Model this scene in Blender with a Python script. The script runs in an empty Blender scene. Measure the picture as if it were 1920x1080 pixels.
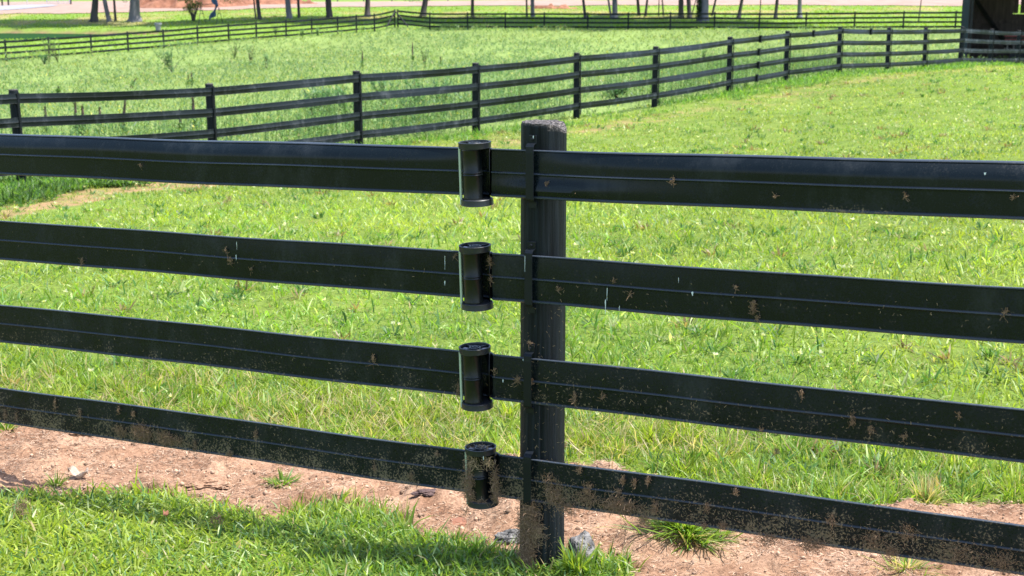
import bpy, math, random
import numpy as np
from mathutils import Vector, noise as mnoise
R = math.radians
rng = np.random.default_rng(7)
random.seed(7)
sc = bpy.context.scene
COL = sc.collection

# ------------------------------------------------------------------ camera maths (photo pixels 1920 x 1080)
F = 2700.0
PITCH = R(12.3)
CP, SP = math.cos(PITCH), math.sin(PITCH)
H = 1.6
def ray(px, py):
    v = (540 - py) / F
    return np.array([(px - 960) / F, CP + v * SP, v * CP - SP])
def G(px, py, d):
    return ray(px, py) * d + np.array([0, 0, H])
def proj(p):
    x, y, z = p[..., 0], p[..., 1], p[..., 2] - H
    d = y * CP - z * SP
    return 960 + F * x / d, 540 - F * (z * CP + y * SP) / d

# ------------------------------------------------------------------ fences measured from the photograph
AL = R(27)
FN = np.array([math.sin(AL), math.cos(AL), 0])          # away from camera
FD = np.array([-math.cos(AL), math.sin(AL), 0])         # along the near fence, to the left
P0 = np.array([ray(1018, 650)[0] * 3.78, 3.7, 0.0])     # rail plane at the near post
def fence_hit(px, py):
    r = ray(px, py); k = (FN[:2] @ P0[:2]) / (FN[:2] @ r[:2])
    p = r * k + np.array([0, 0, H]); return p
def s_of(p): return (p - P0) @ FD
def near_pt(s, off, z):                                  # off > 0 towards the camera
    return P0 + FD * s - FN * off + np.array([0, 0, z])
SL = -0.028                                              # fence line falls to the left

SPM = 2727 * .30
mid_px = [(35,168,45.0),(400,157,39.6),(675,133,35.8),(897,118,32.6),(1088,99,29.7),(1235,87,27.4),(1375,69,25.2),(1482,58,23.2),
          (1581,50,21.9),(1672,52,20.5),(1742,52,19.3),(1808,50.5,18.2),(1864,54.5,17.3),(1915,56.5,16.5)]
HM = 1.25
mid_top = [G(x, y, SPM / s) for x, y, s in mid_px]
mid_top.insert(0, mid_top[0] * 2 - mid_top[1] + np.array([0, 0, -.02]))
mid_top.append(mid_top[-1] * 2 - mid_top[-2])
mid_top.append(mid_top[-1] * 2 - mid_top[-2])
farl_px = [(11,74),(92,69),(171,64),(240,59),(307,54.5),(371,49),(429,44.5),(481,41),(537,37.5),(585,34),(634,30.5),(669,27.5),(703,25.5),(741,17.5)]
def dl(x): return SPM / (10.7 + (7.75 - 10.7) * (x / 741.0) ** .8)
HF = 1.2
farl_top = [G(x, y, dl(x)) for x, y in farl_px]
farl_top.insert(0, farl_top[0] * 2 - farl_top[1]); farl_top.insert(0, farl_top[0] * 2 - farl_top[1]); farl_top.insert(0, farl_top[0] * 2 - farl_top[1])
farr_px = [(741,17.5),(805,23),(876,23),(947,23),(1020,23),(1102,23),(1178,23),(1257,22.5),(1340,22.5),(1424,23),(1512,22.5),(1603,21.5),(1695,20.5),(1793,20)]
def dr(x): return SPM / (7.75 + (8.7 - 7.75) * (x - 741) / 1052.)
farr_top = [G(x, y, dr(x)) for x, y in farr_px]
farr_top.append(farr_top[-1] * 2 - farr_top[-2])

# ------------------------------------------------------------------ terrain (smooth surface through measured ground points)
ctrl = []
for s in (-8, -3, 0, 3, 9):
    p = near_pt(s, -.06, 0); ctrl.append((p[0], p[1], SL * s))
    p = near_pt(s, 4, 0); ctrl.append((p[0], p[1], SL * s + .06))
for t in mid_top: ctrl.append((t[0], t[1], t[2] - HM))
for t in farl_top[2:]: ctrl.append((t[0], t[1], t[2] - HF))
for t in farr_top[1:]: ctrl.append((t[0], t[1], t[2] - HF))
for x, y, d in [(-150,43,118),(100,58,112),(300,52,112),(0,41,122),(200,40.5,122),(400,38,122),(560,34,122),(700,31,122),(850,31,121),(1000,31,120),
                (1150,33,119),(1300,33,118),(1450,33,117),(1650,36,112),(1900,36,110),
                (0,27,132),(150,25,132),(300,21,134),(450,17,136),(600,13.5,138),(800,11.5,139),(1000,10.5,139),(1300,10,138),(1600,11,135),(1900,12,130),
                (0,10.5,160),(150,8,162),(400,6,164),(700,3,166),(1000,1.5,166),(1300,0,165),(1700,0,160)]:
    p = G(x, y, d); ctrl.append(tuple(p))
for x, y, z in [(-250,330,-.5),(0,360,0),(250,330,.5),(-400,100,-4),(400,100,-1),(-120,-60,1),(120,-60,1.2),(0,-200,2),(-40,-5,.3),(40,-5,1.0),(-60,30,-2.0),(60,20,0)]:
    ctrl.append((x, y, z))
ctrl = np.array(ctrl); CX = ctrl[:, :2] / 30.0; CZ = ctrl[:, 2]
def tps(r2): return 0.5 * r2 * np.log(r2 + 1e-9)
def fit():
    n = len(CX); D = ((CX[:, None] - CX[None]) ** 2).sum(-1)
    K = tps(D) + np.eye(n) * 3e-4; Pm = np.hstack([np.ones((n, 1)), CX])
    A = np.block([[K, Pm], [Pm.T, np.zeros((3, 3))]])
    return np.linalg.solve(A, np.concatenate([CZ, [0, 0, 0]]))
W = fit()
HASH = rng.random((512, 512))
def vnoise(x, y, f=1.0, ox=0.0):
    x = np.asarray(x) * f + ox + 1000.0; y = np.asarray(y) * f + ox * 1.7 + 1000.0
    i = np.floor(x).astype(int); j = np.floor(y).astype(int); a = x - i; b = y - j
    a = a * a * (3 - 2 * a); b = b * b * (3 - 2 * b)
    h = lambda p, q: HASH[p % 512, q % 512]
    return (h(i, j) * (1 - a) + h(i + 1, j) * a) * (1 - b) + (h(i, j + 1) * (1 - a) + h(i + 1, j + 1) * a) * b
def fbm(x, y, f=1.0, o=4, ox=0.0):
    t = 0; a = .5; n = 0
    for k in range(o): t = t + a * vnoise(x, y, f * 2 ** k, ox + 13.1 * k); n += a; a *= .5
    return t / n
POND_Z = -2.98
pond_c = np.array([-42.0, 109.0, 0])
def sm(x, a, b):
    t = np.clip((np.asarray(x, float) - a) / (b - a), 0, 1); return t * t * (3 - 2 * t)
def pond_mask(x, y):
    u = (x - (pond_c[0] - 8)) / 21.0; v = (y - pond_c[1]) / 6.5
    return np.sqrt(u * u + v * v)
def terr(x, y):
    x = np.atleast_1d(np.asarray(x, float)).ravel(); y = np.atleast_1d(np.asarray(y, float)).ravel(); out = np.empty(len(x))
    for a in range(0, len(x), 60000):
        q = np.stack([x[a:a+60000], y[a:a+60000]], 1) / 30.0
        D = ((q[:, None] - CX[None]) ** 2).sum(-1)
        out[a:a+60000] = tps(D) @ W[:-3] + W[-3] + q @ W[-2:]
    rr = np.hypot(x, y)
    out = np.where(rr > 400, out * 0 + np.clip(out, -3, 6), np.clip(out, -6, 8))
    out += (fbm(x, y, .35, 3) - .5) * .05 * sm(rr, 5, 14) + (fbm(x, y, .08, 3, 5) - .5) * .35 * sm(rr, 22, 60)
    pm = pond_mask(x, y)
    out = out * sm(pm, 1.0, 1.25) + np.minimum(out, POND_Z - .35) * (1 - sm(pm, 1.0, 1.25))
    return out
def tz(x, y): return float(terr([x], [y])[0])
def hit(px, py, lo=2.0, hi=260.0):
    r = ray(px, py); ts = np.concatenate([np.linspace(lo, 12, 300), np.linspace(12.05, hi, 1500)])
    P = r[None] * ts[:, None] + np.array([0, 0, H]); below = P[:, 2] < terr(P[:, 0], P[:, 1])
    k = int(np.argmax(below)) if below.any() else len(ts) - 1
    p = P[k].copy(); p[2] = tz(p[0], p[1]); return p

# soil strip behind the near fence (s along the fence, o behind it)
def off_s(px, py):
    p = hit(px, py); d = p - P0; return float(d @ FD), float(d @ FN)
near_edge = [off_s(x, y) for x, y in [(-250,938),(0,932),(140,930),(300,925),(420,952),(500,985),(560,950),(660,940),(740,968),(790,1005),(900,1022),(985,1048),(1075,1040),(1150,1052),(1200,1078)]]
near_edge = sorted(near_edge) 
ns_, no_ = np.array([a for a, b in near_edge]), np.array([b for a, b in near_edge])
far_edge = sorted([off_s(x, y) for x, y in [(-200,770),(0,768),(200,792),(350,800),(520,830),(700,850),(850,875),(1000,868),(1100,873),(1200,905),(1400,955),(1600,985),(1700,964),(1780,945),(1920,955),(2100,990)]])
fs_, fo_ = np.array([a for a, b in far_edge]), np.array([b for a, b in far_edge])
def soil(x, y):
    dx, dy = x - P0[0], y - P0[1]
    s = dx * FD[0] + dy * FD[1]; o = dx * FN[0] + dy * FN[1]
    w = (fbm(x, y, 9, 3, 3) - .5) * .10
    a = np.interp(s, ns_, no_); a = np.where(s < ns_[0], -.45 + 0 * s, a)
    b = np.interp(s, fs_, fo_)
    return sm(o - a + w, -.02, .03) * (1 - sm(o - b + w, -.03, .05))
mid_xy = np.array([[t[0], t[1]] for t in mid_top])
def seg_off(x, y, pts):
    best = np.full(len(x), 1e9); sgn = np.zeros(len(x))
    for a, b in zip(pts[:-1], pts[1:]):
        e = b - a; L = e @ e; t = np.clip(((x - a[0]) * e[0] + (y - a[1]) * e[1]) / L, 0, 1)
        dx = x - a[0] - t * e[0]; dy = y - a[1] - t * e[1]; d = np.hypot(dx, dy); s = np.sign(e[0] * dy - e[1] * dx)
        m = d < best; best = np.where(m, d, best); sgn = np.where(m, s, sgn)
    return best * sgn          # + = far side of the fence
WPATHS = [(np.array([hit(a, b)[:2] for a, b in [(-120,425),(0,400),(60,393),(105,386),(150,376)]]), .42), (np.array([hit(a, b)[:2] for a, b in [(135,372),(190,364),(250,358),(330,352),(430,347)]]), .30), (np.array([hit(a, b)[:2] for a, b in [(170,341),(300,340),(430,343)]]), .28)]
def worn(x, y):                # trodden strip on the near side of the middle fence
    o = -seg_off(x, y, mid_xy); n = fbm(x, y, .7, 3, 9); n2 = fbm(x, y, 3.0, 3, 19)
    c = 1.5 + (n - .5) * 1.4
    m = np.exp(-((o - c) / (.42 + .3 * n2)) ** 2) * sm(n2 + .35 * n + .25 * (1 - sm(x, -6, 0)), .55, .78)
    for pts_, hw in WPATHS:
        d_ = np.abs(seg_off(x, y, pts_)); e_ = hw * (.7 + .9 * (fbm(x, y, 2.5, 3, 55) - .2)); m = np.maximum(m, 1 - sm(d_, e_ * .6, e_ * 1.15))
    tuft = sm(n2, .6, .7) * (1 - sm(x, -4, 2)) * .5
    return np.clip(m * (.55 + .6 * sm(fbm(x, y, 7, 3, 66), .38, .55)) * (1 - tuft * .6) * (.45 + .55 * (1 - sm(x, -4, 6))), 0, 1)
farl_xy = np.array([[t[0], t[1]] for t in farl_top]); farr_xy = np.array([[t[0], t[1]] for t in farr_top])
far_xy = np.vstack([farl_xy, farr_xy[1:]])

# ------------------------------------------------------------------ object helpers
def tag(o, label=None, cat=None, group=None, kind=None):
    if label: o['label'] = label
    if cat: o['category'] = cat
    if group: o['group'] = group
    if kind: o['kind'] = kind
    return o
def link(name, me, mat=None, parent=None, loc=None, smooth=False):
    if mat is not None and not me.materials: me.materials.append(mat)
    o = bpy.data.objects.new(name, me); COL.objects.link(o)
    if parent is not None: o.parent = parent
    if loc is not None: o.location = loc
    if smooth: me.shade_smooth()
    return o
def empty(name, loc, rz=0):
    o = bpy.data.objects.new(name, None); COL.objects.link(o); o.location = loc; o.rotation_euler = (0, 0, rz); o.empty_display_size = .1; return o
def mesh_np(name, V, Fq=None, Ft=None, col=None, attr=None):
    me = bpy.data.meshes.new(name); V = np.asarray(V, np.float32)
    nq = 0 if Fq is None else len(Fq); nt = 0 if Ft is None else len(Ft)
    me.vertices.add(len(V)); me.vertices.foreach_set('co', V.ravel())
    li = []; st = []; tot = 0
    if nq: li.append(np.asarray(Fq).ravel()); st.append(np.arange(nq) * 4)
    if nt: li.append(np.asarray(Ft).ravel()); st.append(nq * 4 + np.arange(nt) * 3)
    li = np.concatenate(li).astype(np.int32); st = np.concatenate(st).astype(np.int32)
    me.loops.add(len(li)); me.loops.foreach_set('vertex_index', li)
    me.polygons.add(nq + nt); me.polygons.foreach_set('loop_start', st)
    me.update(calc_edges=True)
    if col is not None:
        a = me.color_attributes.new('tint', 'FLOAT_COLOR', 'POINT')
        c = np.ones((len(V), 4), np.float32); c[:, :3] = col; a.data.foreach_set('color', c.ravel())
    if attr is not None:
        for k, v in attr.items():
            a = me.attributes.new(k, 'FLOAT', 'POINT'); a.data.foreach_set('value', np.asarray(v, np.float32))
    return me
class MB:
    def __init__(s): s.v = []; s.f = []
    def add(s, V, Fs):
        n = len(s.v); s.v += [tuple(map(float, q)) for q in V]; s.f += [tuple(i + n for i in f) for f in Fs]
    def box(s, c, sx, sy, sz, rz=0, bev=0):
        ca, sa = math.cos(rz), math.sin(rz); V = []
        if bev <= 0:
            for z in (-.5, .5):
                for x, y in ((-.5, -.5), (.5, -.5), (.5, .5), (-.5, .5)):
                    X, Y = x * sx, y * sy; V.append((c[0] + X * ca - Y * sa, c[1] + X * sa + Y * ca, c[2] + z * sz))
            s.add(V, [(3, 2, 1, 0), (4, 5, 6, 7), (0, 1, 5, 4), (1, 2, 6, 5), (2, 3, 7, 6), (3, 0, 4, 7)])
        else:
            b = bev; rings = []
            for z, k in ((-sz / 2, b), (-sz / 2 + b, 0), (sz / 2 - b, 0), (sz / 2, b)):
                hx, hy = sx / 2 - k, sy / 2 - k
                for x, y in ((-hx + b, -hy), (hx - b, -hy), (hx, -hy + b), (hx, hy - b), (hx - b, hy), (-hx + b, hy), (-hx, hy - b), (-hx, -hy + b)):
                    V.append((c[0] + x * ca - y * sa, c[1] + x * sa + y * ca, c[2] + z))
            Fs = [tuple(range(7, -1, -1)), tuple(range(24, 32))]
            for k in range(3):
                for i in range(8): Fs.append((k * 8 + i, k * 8 + (i + 1) % 8, k * 8 + 8 + (i + 1) % 8, k * 8 + 8 + i))
            s.add(V, Fs)
    def tube(s, pts, rad, n=8, cap=True, wob=0):
        pts = [Vector(p) for p in pts]; rad = [rad] * len(pts) if not hasattr(rad, '__len__') else rad
        V = []; up = Vector((0, 0, 1))
        for i, p in enumerate(pts):
            t = (pts[min(i + 1, len(pts) - 1)] - pts[max(i - 1, 0)]).normalized()
            a = t.cross(Vector((1, 0, 0)) if abs(t.x) < .9 else Vector((0, 1, 0))).normalized(); b = t.cross(a)
            for k in range(n):
                th = 2 * math.pi * k / n; r = rad[i] * (1 + wob * (mnoise.noise(Vector((math.cos(th) * 1.5, math.sin(th) * 1.5, i * .6 + p.x))) if wob else 0))
                V.append(p + (a * math.cos(th) + b * math.sin(th)) * r)
        Fs = []
        for i in range(len(pts) - 1):
            for k in range(n): Fs.append((i * n + k, i * n + (k + 1) % n, (i + 1) * n + (k + 1) % n, (i + 1) * n + k))
        if cap: Fs += [tuple(range(n - 1, -1, -1)), tuple(range((len(pts) - 1) * n, len(pts) * n))]
        s.add(V, Fs)
    def lathe(s, prof, c, n=32, ax=(0, 0, 1)):
        ax = Vector(ax).normalized(); a = ax.cross(Vector((1, 0, 0))).normalized(); b = ax.cross(a); c = Vector(c); V = []
        for r, z in prof:
            for k in range(n):
                th = 2 * math.pi * k / n; V.append(c + ax * z + (a * math.cos(th) + b * math.sin(th)) * r)
        Fs = []
        for i in range(len(prof) - 1):
            for k in range(n): Fs.append((i * n + k, i * n + (k + 1) % n, (i + 1) * n + (k + 1) % n, (i + 1) * n + k))
        s.add(V, Fs)
    def build(s, name, mat, parent=None, loc=None, smooth=False, origin=None):
        V = s.v
        if origin is not None: V = [(a - origin[0], b - origin[1], c - origin[2]) for a, b, c in V]
        me = bpy.data.meshes.new(name); me.from_pydata(V, [], s.f); me.update()
        o = link(name, me, mat, parent, loc)
        if smooth: me.shade_smooth()
        return o
def autosmooth(o, ang=35):
    me = o.data; me.shade_smooth()
    try: me.set_sharp_from_angle(angle=R(ang))
    except Exception: pass
    return o

# ------------------------------------------------------------------ materials
def M(name):
    m = bpy.data.materials.new(name); m.use_nodes = True; nt = m.node_tree; nt.nodes.clear()
    return m, nt, nt.nodes, nt.links
def nd(N, t, **k):
    n = N.new(t)
    for a, b in k.items():
        if a.startswith('_'): n.inputs[a[1:].replace('_', ' ')].default_value = b
        else: setattr(n, a, b)
    return n
def ramp(N, L, src, stops):
    r = N.new('ShaderNodeValToRGB'); L.new(src, r.inputs[0]); e = r.color_ramp.elements
    while len(e) > 1: e.remove(e[-1])
    for i, (p, c) in enumerate(stops):
        x = e[0] if i == 0 else e.new(p); x.position = p; x.color = (*c, 1) if len(c) == 3 else c
    return r
def mixc(N, L, fac, a, b):
    m = N.new('ShaderNodeMix'); m.data_type = 'RGBA'
    for v, i in ((fac, 0), (a, 6), (b, 7)):
        if hasattr(v, 'links') or hasattr(v, 'is_linked'): L.new(v, m.inputs[i])
        elif isinstance(v, (int, float)): m.inputs[i].default_value = v
        else: m.inputs[i].default_value = (*v, 1)
    return m.outputs[2]
def simple(name, c1, c2, scale=5, rough=.6, bump=.3, bscale=None, stretch=(1, 1, 1), spec=.4, detail=8, metal=0):
    m, nt, N, L = M(name)
    tc = nd(N, 'ShaderNodeTexCoord'); mp = nd(N, 'ShaderNodeMapping'); mp.inputs['Scale'].default_value = stretch; L.new(tc.outputs['Object'], mp.inputs[0])
    nz = nd(N, 'ShaderNodeTexNoise', _Scale=scale, _Detail=detail, _Roughness=.6); L.new(mp.outputs[0], nz.inputs[0])
    rp = ramp(N, L, nz.outputs[0], [(.32, c1), (.68, c2)])
    b2 = nd(N, 'ShaderNodeTexNoise', _Scale=bscale or scale * 4, _Detail=6); L.new(mp.outputs[0], b2.inputs[0])
    bp = nd(N, 'ShaderNodeBump', _Strength=bump, _Distance=.01); L.new(b2.outputs[0], bp.inputs['Height'])
    p = nd(N, 'ShaderNodeBsdfPrincipled', _Roughness=rough, _Metallic=metal); p.inputs['Specular IOR Level'].default_value = spec
    L.new(rp.outputs[0], p.inputs['Base Color']); L.new(bp.outputs[0], p.inputs['Normal'])
    o = nd(N, 'ShaderNodeOutputMaterial'); L.new(p.outputs[0], o.inputs[0]); return m
def leafmat(name, trans=(1.5, 1.6, .8), fac=.5, rough=.42, spec=.35):
    m, nt, N, L = M(name)
    at = nd(N, 'ShaderNodeAttribute', attribute_name='tint')
    p = nd(N, 'ShaderNodeBsdfPrincipled', _Roughness=rough); p.inputs['Specular IOR Level'].default_value = spec
    L.new(at.outputs['Color'], p.inputs['Base Color'])
    tr = nd(N, 'ShaderNodeBsdfTranslucent'); mu = nd(N, 'ShaderNodeVectorMath', operation='MULTIPLY'); mu.inputs[1].default_value = trans
    L.new(at.outputs['Color'], mu.inputs[0]); L.new(mu.outputs[0], tr.inputs[0])
    mx = nd(N, 'ShaderNodeMixShader', _Fac=fac); L.new(p.outputs[0], mx.inputs[1]); L.new(tr.outputs[0], mx.inputs[2])
    o = nd(N, 'ShaderNodeOutputMaterial'); L.new(mx.outputs[0], o.inputs[0]); return m
def plasticmat(name, base, base2, rough, spec=.24, scuff=.0):
    m, nt, N, L = M(name)
    tc = nd(N, 'ShaderNodeTexCoord')
    n1 = nd(N, 'ShaderNodeTexNoise', _Scale=3, _Detail=5); L.new(tc.outputs['Object'], n1.inputs[0])
    c = ramp(N, L, n1.outputs[0], [(.3, base), (.7, base2)]).outputs[0]
    ae = nd(N, 'ShaderNodeAttribute', attribute_name='edge'); c = mixc(N, L, ae.outputs['Fac'], c, (.042, .053, .072))  # pale scuffed ridges; their sky highlight is painted into this colour too
    # dust specks, amount from the wear attribute
    at = nd(N, 'ShaderNodeAttribute', attribute_name='dirt')
    n2 = nd(N, 'ShaderNodeTexNoise', _Scale=170, _Detail=5, _Roughness=.65); L.new(tc.outputs['Object'], n2.inputs[0])
    n3 = nd(N, 'ShaderNodeTexNoise', _Scale=14, _Detail=4, _Roughness=.6); L.new(tc.outputs['Object'], n3.inputs[0])
    a1 = nd(N, 'ShaderNodeMath', operation='MULTIPLY_ADD'); L.new(at.outputs['Fac'], a1.inputs[0]); a1.inputs[1].default_value = .26; L.new(n2.outputs[0], a1.inputs[2])
    a2 = nd(N, 'ShaderNodeMath', operation='MULTIPLY_ADD'); L.new(n3.outputs[0], a2.inputs[0]); a2.inputs[1].default_value = .5; L.new(a1.outputs[0], a2.inputs[2])
    a3 = nd(N, 'ShaderNodeMath', operation='MULTIPLY'); L.new(a2.outputs[0], a3.inputs[0]); a3.inputs[1].default_value = .5
    f = ramp(N, L, a3.outputs[0], [(.505, (0, 0, 0)), (.55, (.8, .8, .8))])
    c = mixc(N, L, f.outputs[0], c, (.20, .155, .095))
    if scuff > 0:
        mp = nd(N, 'ShaderNodeMapping'); mp.inputs['Scale'].default_value = (1, 1, .5); L.new(tc.outputs['Object'], mp.inputs[0])
        n4 = nd(N, 'ShaderNodeTexNoise', _Scale=5, _Detail=9, _Roughness=.75); L.new(mp.outputs[0], n4.inputs[0])
        f4 = ramp(N, L, n4.outputs[0], [(.52, (0, 0, 0)), (.75, (scuff,) * 3)]); c = mixc(N, L, f4.outputs[0], c, (.20, .22, .24))
    rr = ramp(N, L, a3.outputs[0], [(.40, (rough,) * 3), (.55, (.8,) * 3)])
    bp = nd(N, 'ShaderNodeBump', _Strength=.12, _Distance=.002); L.new(n3.outputs[0], bp.inputs['Height'])
    p = nd(N, 'ShaderNodeBsdfPrincipled'); p.inputs['Specular IOR Level'].default_value = spec
    L.new(c, p.inputs['Base Color']); L.new(rr.outputs[0], p.inputs['Roughness']); L.new(bp.outputs[0], p.inputs['Normal'])
    o = nd(N, 'ShaderNodeOutputMaterial'); L.new(p.outputs[0], o.inputs[0]); return m
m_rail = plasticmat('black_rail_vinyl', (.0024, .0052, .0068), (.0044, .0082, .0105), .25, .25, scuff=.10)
m_roll = plasticmat('black_tensioner_plastic', (.0025, .0035, .004), (.004, .006, .007), .3, .35)
m_cap = plasticmat('black_cap_plastic', (.008, .010, .014), (.014, .017, .022), .42, .5)
m_midrail = plasticmat('weathered_rail_vinyl', (.004, .0085, .009), (.008, .0135, .016), .42, scuff=.3)
m_farrail = plasticmat('far_rail_vinyl', (.003, .006, .009), (.006, .010, .014), .45)
m_old = plasticmat('faded_rail_vinyl', (.016, .024, .028), (.03, .042, .05), .55, scuff=.6)
m_brk = plasticmat('black_bracket_paint', (.004, .006, .009), (.007, .010, .014), .4)
m_strut = simple('pale_sage_strut', (.38, .45, .32), (.46, .53, .40), 20, .5, .05)
def postmat(name):
    m, nt, N, L = M(name)
    tc = nd(N, 'ShaderNodeTexCoord'); mp = nd(N, 'ShaderNodeMapping'); mp.inputs['Scale'].default_value = (1, 1, .035); L.new(tc.outputs['Object'], mp.inputs[0])
    g = nd(N, 'ShaderNodeTexNoise', _Scale=85, _Detail=9, _Roughness=.7); L.new(mp.outputs[0], g.inputs[0])
    c = ramp(N, L, g.outputs[0], [(.36, (.0015, .003, .004)), (.52, (.006, .010, .013)), (.68, (.016, .023, .030))]).outputs[0]
    n2 = nd(N, 'ShaderNodeTexNoise', _Scale=150, _Detail=4, _Roughness=.7); L.new(tc.outputs['Object'], n2.inputs[0])
    at = nd(N, 'ShaderNodeAttribute', attribute_name='dirt')
    a1 = nd(N, 'ShaderNodeMath', operation='MULTIPLY_ADD'); L.new(at.outputs['Fac'], a1.inputs[0]); a1.inputs[1].default_value = .3; L.new(n2.outputs[0], a1.inputs[2])
    f = ramp(N, L, a1.outputs[0], [(.82, (0, 0, 0)), (.92, (.8, .8, .8))]); c = mixc(N, L, f.outputs[0], c, (.16, .14, .11))
    aw = nd(N, 'ShaderNodeAttribute', attribute_name='worn')
    n5 = nd(N, 'ShaderNodeTexNoise', _Scale=240, _Detail=3); L.new(tc.outputs['Object'], n5.inputs[0])
    wc = ramp(N, L, n5.outputs[0], [(.38, (.01, .009, .009)), (.52, (.07, .06, .055)), (.68, (.26, .23, .215))]); c = mixc(N, L, aw.outputs['Fac'], c, wc.outputs[0])
    n6 = nd(N, 'ShaderNodeTexNoise', _Scale=9, _Detail=5); L.new(mp.outputs[0], n6.inputs[0])
    mx = nd(N, 'ShaderNodeMath', operation='ADD'); L.new(g.outputs[0], mx.inputs[0]); L.new(n6.outputs[0], mx.inputs[1])
    bp = nd(N, 'ShaderNodeBump', _Strength=1.0, _Distance=.006); L.new(mx.outputs[0], bp.inputs['Height'])
    p = nd(N, 'ShaderNodeBsdfPrincipled', _Roughness=.62); p.inputs['Specular IOR Level'].default_value = .2
    L.new(c, p.inputs['Base Color']); L.new(bp.outputs[0], p.inputs['Normal'])
    o = nd(N, 'ShaderNodeOutputMaterial'); L.new(p.outputs[0], o.inputs[0]); return m
m_post = postmat('black_stained_post')
m_grass = leafmat('grass_blades', (1.7, 1.75, .8), .5)
m_weed = leafmat('weed_leaves', (1.5, 1.6, 1.0), .4, .5)
m_leaf = leafmat('tree_leaves', (1.8, 1.9, .8), .4)
m_straw = leafmat('dry_straw', (1.1, 1.0, .9), .15, .8, .1)
m_bark = simple('tree_bark', (.035, .030, .028), (.095, .085, .08), 3, .9, .8, 14, (1, 1, .25))
m_barkg = simple('grey_tree_bark', (.10, .10, .11), (.20, .19, .20), 3, .9, .8, 14, (1, 1, .3))
m_wood = simple('dark_barn_boards', (.045, .032, .029), (.12, .088, .08), 3, .85, .6, 20, (3, 3, .3))
m_teal = simple('dark_barn_paint', (.010, .02, .025), (.03, .045, .055), 3, .7, .4, 10, (1, 1, .3))
m_roof = simple('tin_roof', (.25, .25, .26), (.38, .37, .36), 2, .45, .2, metal=.6)
m_clay = simple('red_clay', (.13, .05, .028), (.33, .155, .095), .9, .95, 1.0, 5)
m_gravel = simple('tan_gravel', (.23, .15, .115), (.33, .23, .185), .6, .95, .6, 6)
m_grey = simple('grey_gravel', (.20, .20, .225), (.28, .28, .31), .6, .95, .6, 6)
m_white = simple('white_stone', (.18, .18, .21), (.36, .36, .4), 5, .7, .4)
m_galv = simple('galvanised_tube', (.5, .5, .55), (.65, .65, .7), 4, .5, .1, metal=.2)
m_blue = simple('blue_cloth', (.03, .06, .14), (.06, .11, .22), 6, .8, .4)
m_black = simple('black_iron', (.01, .01, .012), (.02, .02, .022), 8, .6, .2)
m_rock = simple('grey_rock', (.03, .03, .03), (.27, .26, .255), 45, .85, 1.0, 130, detail=10)
m_red = simple('red_paint', (.16, .02, .02), (.22, .04, .035), 6, .6, .1)
m_hay = simple('old_hay', (.12, .08, .05), (.22, .15, .10), 30, .95, .8)
m_wagon = simple('grey_wagon_boards', (.10, .08, .07), (.2, .17, .15), 5, .85, .4)
m_drop = simple('white_dropping', (.5, .6, .6), (.8, .85, .85), 60, .7, .2)
m_dleaf = simple('pale_dry_leaf', (.30, .22, .17), (.46, .38, .31), 30, .8, .4)
m_barkchip = simple('bark_chip', (.05, .03, .03), (.14, .09, .08), 30, .9, .8)
def groundmat():
    m, nt, N, L = M('meadow_ground')
    tc = nd(N, 'ShaderNodeTexCoord'); g = nd(N, 'ShaderNodeNewGeometry')
    n1 = nd(N, 'ShaderNodeTexNoise', _Scale=1.6, _Detail=10, _Roughness=.7); L.new(g.outputs['Position'], n1.inputs[0])
    n2 = nd(N, 'ShaderNodeTexNoise', _Scale=.16, _Detail=5, _Roughness=.6); L.new(g.outputs['Position'], n2.inputs[0])
    n3 = nd(N, 'ShaderNodeTexNoise', _Scale=26, _Detail=6, _Roughness=.7); L.new(g.outputs['Position'], n3.inputs[0])
    at = nd(N, 'ShaderNodeAttribute', attribute_name='tint')
    ca = mixc(N, L, ramp(N, L, n1.outputs[0], [(.35, (0, 0, 0)), (.65, (1, 1, 1))]).outputs[0], (.75, .8, .7), (1.2, 1.15, 1.1))
    mm = nd(N, 'ShaderNodeMix'); mm.data_type = 'RGBA'; mm.blend_type = 'MULTIPLY'; mm.inputs[0].default_value = 1; L.new(at.outputs['Color'], mm.inputs[6]); L.new(ca, mm.inputs[7])
    cb = mixc(N, L, ramp(N, L, n3.outputs[0], [(.35, (0, 0, 0)), (.65, (1, 1, 1))]).outputs[0], (.7, .7, .7), (1.25, 1.25, 1.2))
    m2 = nd(N, 'ShaderNodeMix'); m2.data_type = 'RGBA'; m2.blend_type = 'MULTIPLY'; m2.inputs[0].default_value = 1; L.new(mm.outputs[2], m2.inputs[6]); L.new(cb, m2.inputs[7])
    ad = nd(N, 'ShaderNodeMath', operation='MULTIPLY_ADD'); L.new(n3.outputs[0], ad.inputs[0]); ad.inputs[1].default_value = .3; L.new(n1.outputs[0], ad.inputs[2])
    bp = nd(N, 'ShaderNodeBump', _Strength=.8, _Distance=.06); L.new(ad.outputs[0], bp.inputs['Height'])
    p = nd(N, 'ShaderNodeBsdfPrincipled', _Roughness=.95); p.inputs['Specular IOR Level'].default_value = .1
    L.new(m2.outputs[2], p.inputs['Base Color']); L.new(bp.outputs[0], p.inputs['Normal'])
    o = nd(N, 'ShaderNodeOutputMaterial'); L.new(p.outputs[0], o.inputs[0]); return m
m_ground = groundmat()
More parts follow.
